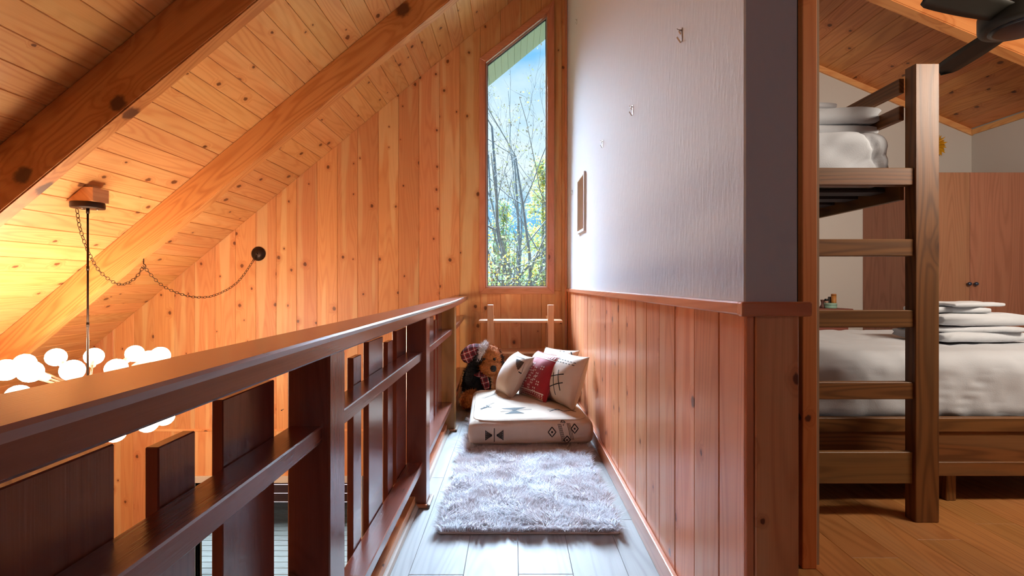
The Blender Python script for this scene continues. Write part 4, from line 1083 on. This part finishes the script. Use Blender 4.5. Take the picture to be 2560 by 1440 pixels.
# ------------------------------------------------------------------ outdoors: deck, fence, trees
ground = struct(pydata('ground', [(-40, YB + 0.2, ZD - 0.6), (40, YB + 0.2, ZD - 0.6), (40, 60, ZD - 0.6), (-40, 60, ZD - 0.6)], [(0, 1, 2, 3)], plain('autumn_ground', '#6d6a44', 0.95, var=0.5, vscale=0.8)), 'autumn ground outside')
deck = struct(box('deck_floor', -8, 1.5, YB + 0.14, 8.4, ZD - 0.25, ZD - 0.075, plain('deck_joists', '#4a443c', 0.9), None, ch=0), 'weathered wooden deck outside the lower door')
yy = YB + 0.15
while yy < 8.35:
    box('deck_board', -6.5, 0.5, yy, yy + 0.134, ZD - 0.074, ZD - 0.04, wood('deck', 'X'), deck, 0.003); yy += 0.14
struct(prism('deck_shade_slab', [(YB + 0.14, 0.50), (8.75, -1.05), (8.75, -0.98), (YB + 0.14, 0.57)], -7.0, 1.2, plain('shade_slab_dark', '#3c3a38', 0.9), None, ch=0, plane='YZ'), 'slab added over the deck to shade it from the sun')  # unseen slab, added to keep the sun off the deck
fence = tag(empty('garden_fence', (-4.0, 8.5, ZD - 0.25)), 'red brown board fence beyond the deck', 'fence')
for k in range(9): box('fence_board', -3.5, 4.5, -0.012, 0.012, 0.05 + k * 0.15, 0.193 + k * 0.15, wood('barn', 'X'), fence, 0.003)
for k in range(5): box('fence_post', -3.4 + k * 1.9, -3.3 + k * 1.9, -0.11, -0.014, 0.0, 1.5, plain('post_blue_grey', '#566178', 0.7), fence, 0.004)
chair = tag(empty('deck_chair', (-4.12, 6.75, ZD - 0.04), (0, 0, R(25))), 'grey folding chair with crossed legs on the deck', 'chair')
dcm = plain('chair_grey', '#9aa3ac', 0.6)
for x_ in (-0.24, 0.24):
    tube('leg', [(x_, -0.25, 0.0), (x_, 0.25, 0.45)], 0.016, dcm, chair); tube('leg', [(x_ * 0.9, 0.25, 0.0), (x_ * 0.9, -0.3, 0.88)], 0.016, dcm, chair)
for k in range(5): box('seat_slat', -0.24, 0.24, -0.19 + k * 0.085, -0.12 + k * 0.085, 0.435, 0.452, dcm, chair, 0.003)
for k in range(3): box('back_slat', -0.22, 0.22, -0.30 + k * 0.028, -0.285 + k * 0.028, 0.78 - k * 0.08, 0.84 - k * 0.08, dcm, chair, 0.003)

bark = plain('bark_grey', '#8d9092', 0.9, var=0.3, vscale=14, bump=0.3, bscale=30)
def leaves_obj(parent, pts, size, mats, name='leaves'):
    n = len(pts); pts = np.array(pts)
    a = rng.normal(size=(n, 3)); a /= np.linalg.norm(a, axis=1)[:, None]
    b = np.cross(a, rng.normal(size=(n, 3))); b /= np.linalg.norm(b, axis=1)[:, None]
    s = size * rng.uniform(0.6, 1.3, n)[:, None]
    v = np.stack([pts - a * s, pts + b * s * 0.5, pts + a * s, pts - b * s * 0.5], 1).reshape(-1, 3)
    q = np.arange(n * 4).reshape(-1, 4)
    me = bpy.data.meshes.new(name); me.vertices.add(len(v)); me.vertices.foreach_set('co', v.astype(np.float32).ravel())
    me.loops.add(n * 4); me.loops.foreach_set('vertex_index', q.ravel().astype(np.int32)); me.polygons.add(n)
    me.polygons.foreach_set('loop_start', (np.arange(n) * 4).astype(np.int32)); me.update(calc_edges=True)
    for m in mats: me.materials.append(m)
    me.polygons.foreach_set('material_index', rng.integers(0, len(mats), n).astype(np.int32))
    o = link(name, me, None, parent); o['kind'] = 'stuff'; return o

def leafmat(name, hexc):
    if name in _wc: return _wc[name]
    m, t, p = newmat(name); c = lin(hexc)
    p.inputs['Base Color'].default_value = c; p.inputs['Roughness'].default_value = 0.7
    p.inputs['Transmission Weight'].default_value = 0.0
    tl = N(t, 'ShaderNodeBsdfTranslucent', {0: c}); mx = N(t, 'ShaderNodeMixShader', {0: 0.5, 1: p.outputs[0], 2: tl.outputs[0]})
    t.links.new(mx.outputs[0], [n for n in t.nodes if n.type == 'OUTPUT_MATERIAL'][0].inputs[0]); _wc[name] = m; return m

def bare_tree(base, stems, label, seed, leafn=1.0, leafmats=None, lsize=0.035):
    rnd = random.Random(seed)
    t_ = tag(empty('bare_tree', base), label, 'tree', 'trees outside the window')
    V, Fc, tips = [], [], []
    def grow(p, d, r, L, lev):
        n = 6; pts = [p.copy()]; rad = [r]
        for i in range(n):
            d = (d + Vector((rnd.gauss(0, 0.09), rnd.gauss(0, 0.09), rnd.gauss(0.03, 0.06)))).normalized()
            pts.append(pts[-1] + d * L / n); rad.append(r * (1 - 0.62 * (i + 1) / n))
        v, f = tube_data(pts, rad, 5 if lev < 2 else 3, False); o = len(V); V.extend(v); Fc.extend([tuple(k + o for k in q) for q in f])
        if lev >= 2: tips.extend(pts[2:])
        if lev < 4:
            for _ in range({0: 6, 1: 4, 2: 3, 3: 2}[lev]):
                i = rnd.randint(1 if lev else 2, n); ax = Vector((rnd.gauss(0, 1), rnd.gauss(0, 1), rnd.gauss(0.25, 0.5))).normalized()
                nd = (d * 0.75 + ax * 0.8).normalized(); grow(pts[i], nd, max(0.003, rad[i] * 0.55), L * rnd.uniform(0.32, 0.5), lev + 1)
    for (d, r, L) in stems: grow(Vector((0, 0, 0)), Vector(d).normalized(), r, L, 0)
    pydata('trunk', V, Fc, bark, t_, smooth_=True)
    pp = [tuple(q + Vector((rnd.gauss(0, 0.04), rnd.gauss(0, 0.04), rnd.gauss(0, 0.04)))) for q in tips if rnd.random() < 0.30 * leafn]
    if pp: leaves_obj(t_, pp, lsize, leafmats or [leafmat('leaf_dry', '#4c463a'), leafmat('leaf_olive', '#66643e')])
    return t_
GZ = ZD - 0.6
bare_tree((0.30, 11.5, GZ), [((0.02, 0, 1), 0.085, 8.4), ((0.10, 0.1, 1), 0.07, 7.6), ((-0.10, 0.1, 1), 0.07, 7.8)], 'slender bare tree with several stems in the middle of the window view', 11)
bare_tree((0.85, 12.5, GZ), [((-0.02, 0, 1), 0.07, 8.3), ((0.06, 0, 1), 0.06, 7.0)], 'tall thin bare tree at the right of the window view', 12)
bare_tree((-1.9, 12.0, GZ), [((0.10, 0, 1), 0.13, 8.0), ((0.35, 0, 1), 0.08, 6.2)], 'bare tree whose branches reach in from the left of the window', 15, 0.7)
bare_tree((-0.55, 10.5, GZ), [((0.05, 0.1, 1), 0.05, 5.6), ((0.22, 0, 1), 0.045, 5.2)], 'low scrubby bare sapling at the bottom left of the window view', 17)

def conifer(base, hgt, rad, label, seed, mats, n=26000, size=0.05):
    rnd = random.Random(seed); t_ = tag(empty('conifer_tree', base), label, 'tree', 'trees outside the window')
    v, f = tube_data([(0, 0, 0), (0, 0, hgt)], [0.14, 0.01], 7); pydata('trunk', v, f, bark, t_)
    pts = []; nbr = 90; BV, BF = [], []
    for k in range(nbr):
        s_ = (k + rnd.random()) / nbr; z = hgt * (0.12 + 0.88 * s_); L = rad * (1 - s_) ** 0.85 * rnd.uniform(0.65, 1.15) + 0.12
        a = rnd.random() * 6.283; e = Vector((math.cos(a), math.sin(a), -0.18 + 0.35 * s_))
        v, f = tube_data([(0, 0, z), tuple(Vector((0, 0, z)) + e * L)], [0.018, 0.004], 3, False); o = len(BV); BV += v; BF += [tuple(q + o for q in ff) for ff in f]
        for _ in range(int(n / nbr * (0.35 + 1.3 * (1 - s_)))):
            u = rnd.random() ** 0.7; q = Vector((0, 0, z)) + e * (L * u); w_ = 0.10 + 0.22 * (1 - u)
            pts.append((q.x + rnd.gauss(0, w_ * 0.6), q.y + rnd.gauss(0, w_ * 0.6), q.z + rnd.gauss(0, 0.10) - 0.05))
    pydata('branches', BV, BF, bark, t_); leaves_obj(t_, pts, size, mats, 'needles'); return t_
gr = [leafmat('needle_green', '#7f9a6c'), leafmat('needle_blue', '#7f9f92'), leafmat('needle_yellow', '#b8a850'), leafmat('needle_olive', '#8a9552')]
yl = [leafmat('needle_yellow', '#b8a850'), leafmat('needle_gold', '#c8ac54'), leafmat('needle_olive', '#8a9552'), leafmat('needle_green', '#7f9a6c')]
conifer((0.95, 16.0, GZ), 8.4, 1.5, 'tall yellow green conifer behind the bare stems', 5, yl, 15000)
conifer((-0.30, 14.5, GZ), 6.7, 1.3, 'shorter blue green conifer at the left of the window view', 6, gr, 13000)

def shrub(base, r, h, mats, label, seed, n=2800):
    rnd = random.Random(seed); t_ = tag(empty('garden_shrub', base), label, 'shrub', 'shrubs outside the window')
    V, Fc, pts = [], [], []
    for k in range(26):
        a = rnd.random() * 6.283; e = Vector((math.cos(a) * rnd.uniform(0.1, 0.8) * r, math.sin(a) * rnd.uniform(0.1, 0.8) * r, h * rnd.uniform(0.7, 1.05)))
        P0 = [Vector((0, 0, 0)), e * 0.5 + Vector((rnd.gauss(0, 0.1), rnd.gauss(0, 0.1), 0)), e]
        v, f = tube_data(P0, [0.02, 0.012, 0.004], 3, False); o = len(V); V += v; Fc += [tuple(q + o for q in ff) for ff in f]
        for _ in range(n // 26):
            u = rnd.uniform(0.35, 1.0); q = e * u; pts.append((q.x + rnd.gauss(0, 0.16), q.y + rnd.gauss(0, 0.16), q.z + rnd.gauss(0, 0.16)))
    pydata('stems', V, Fc, bark, t_); leaves_obj(t_, pts, 0.036, mats); return t_
ora = [leafmat('leaf_orange', '#bc7630'), leafmat('leaf_gold', '#b89c44'), leafmat('leaf_green', '#8aa268')]
mixl = [leafmat('leaf_green', '#8aa268'), leafmat('leaf_pale', '#98a06c'), leafmat('leaf_dry', '#4c463a'), leafmat('leaf_gold', '#b89c44')]
shrub((-0.75, 9.6, GZ), 0.6, 5.1, ora, 'orange and yellow autumn shrub at the lower left of the window', 21)
shrub((-0.2, 9.3, GZ), 0.6, 5.0, mixl, 'green and yellow leafy shrub at the foot of the window', 22)
shrub((0.75, 10.2, GZ), 0.8, 5.2, mixl, 'pale twiggy shrub at the lower right of the window', 23)
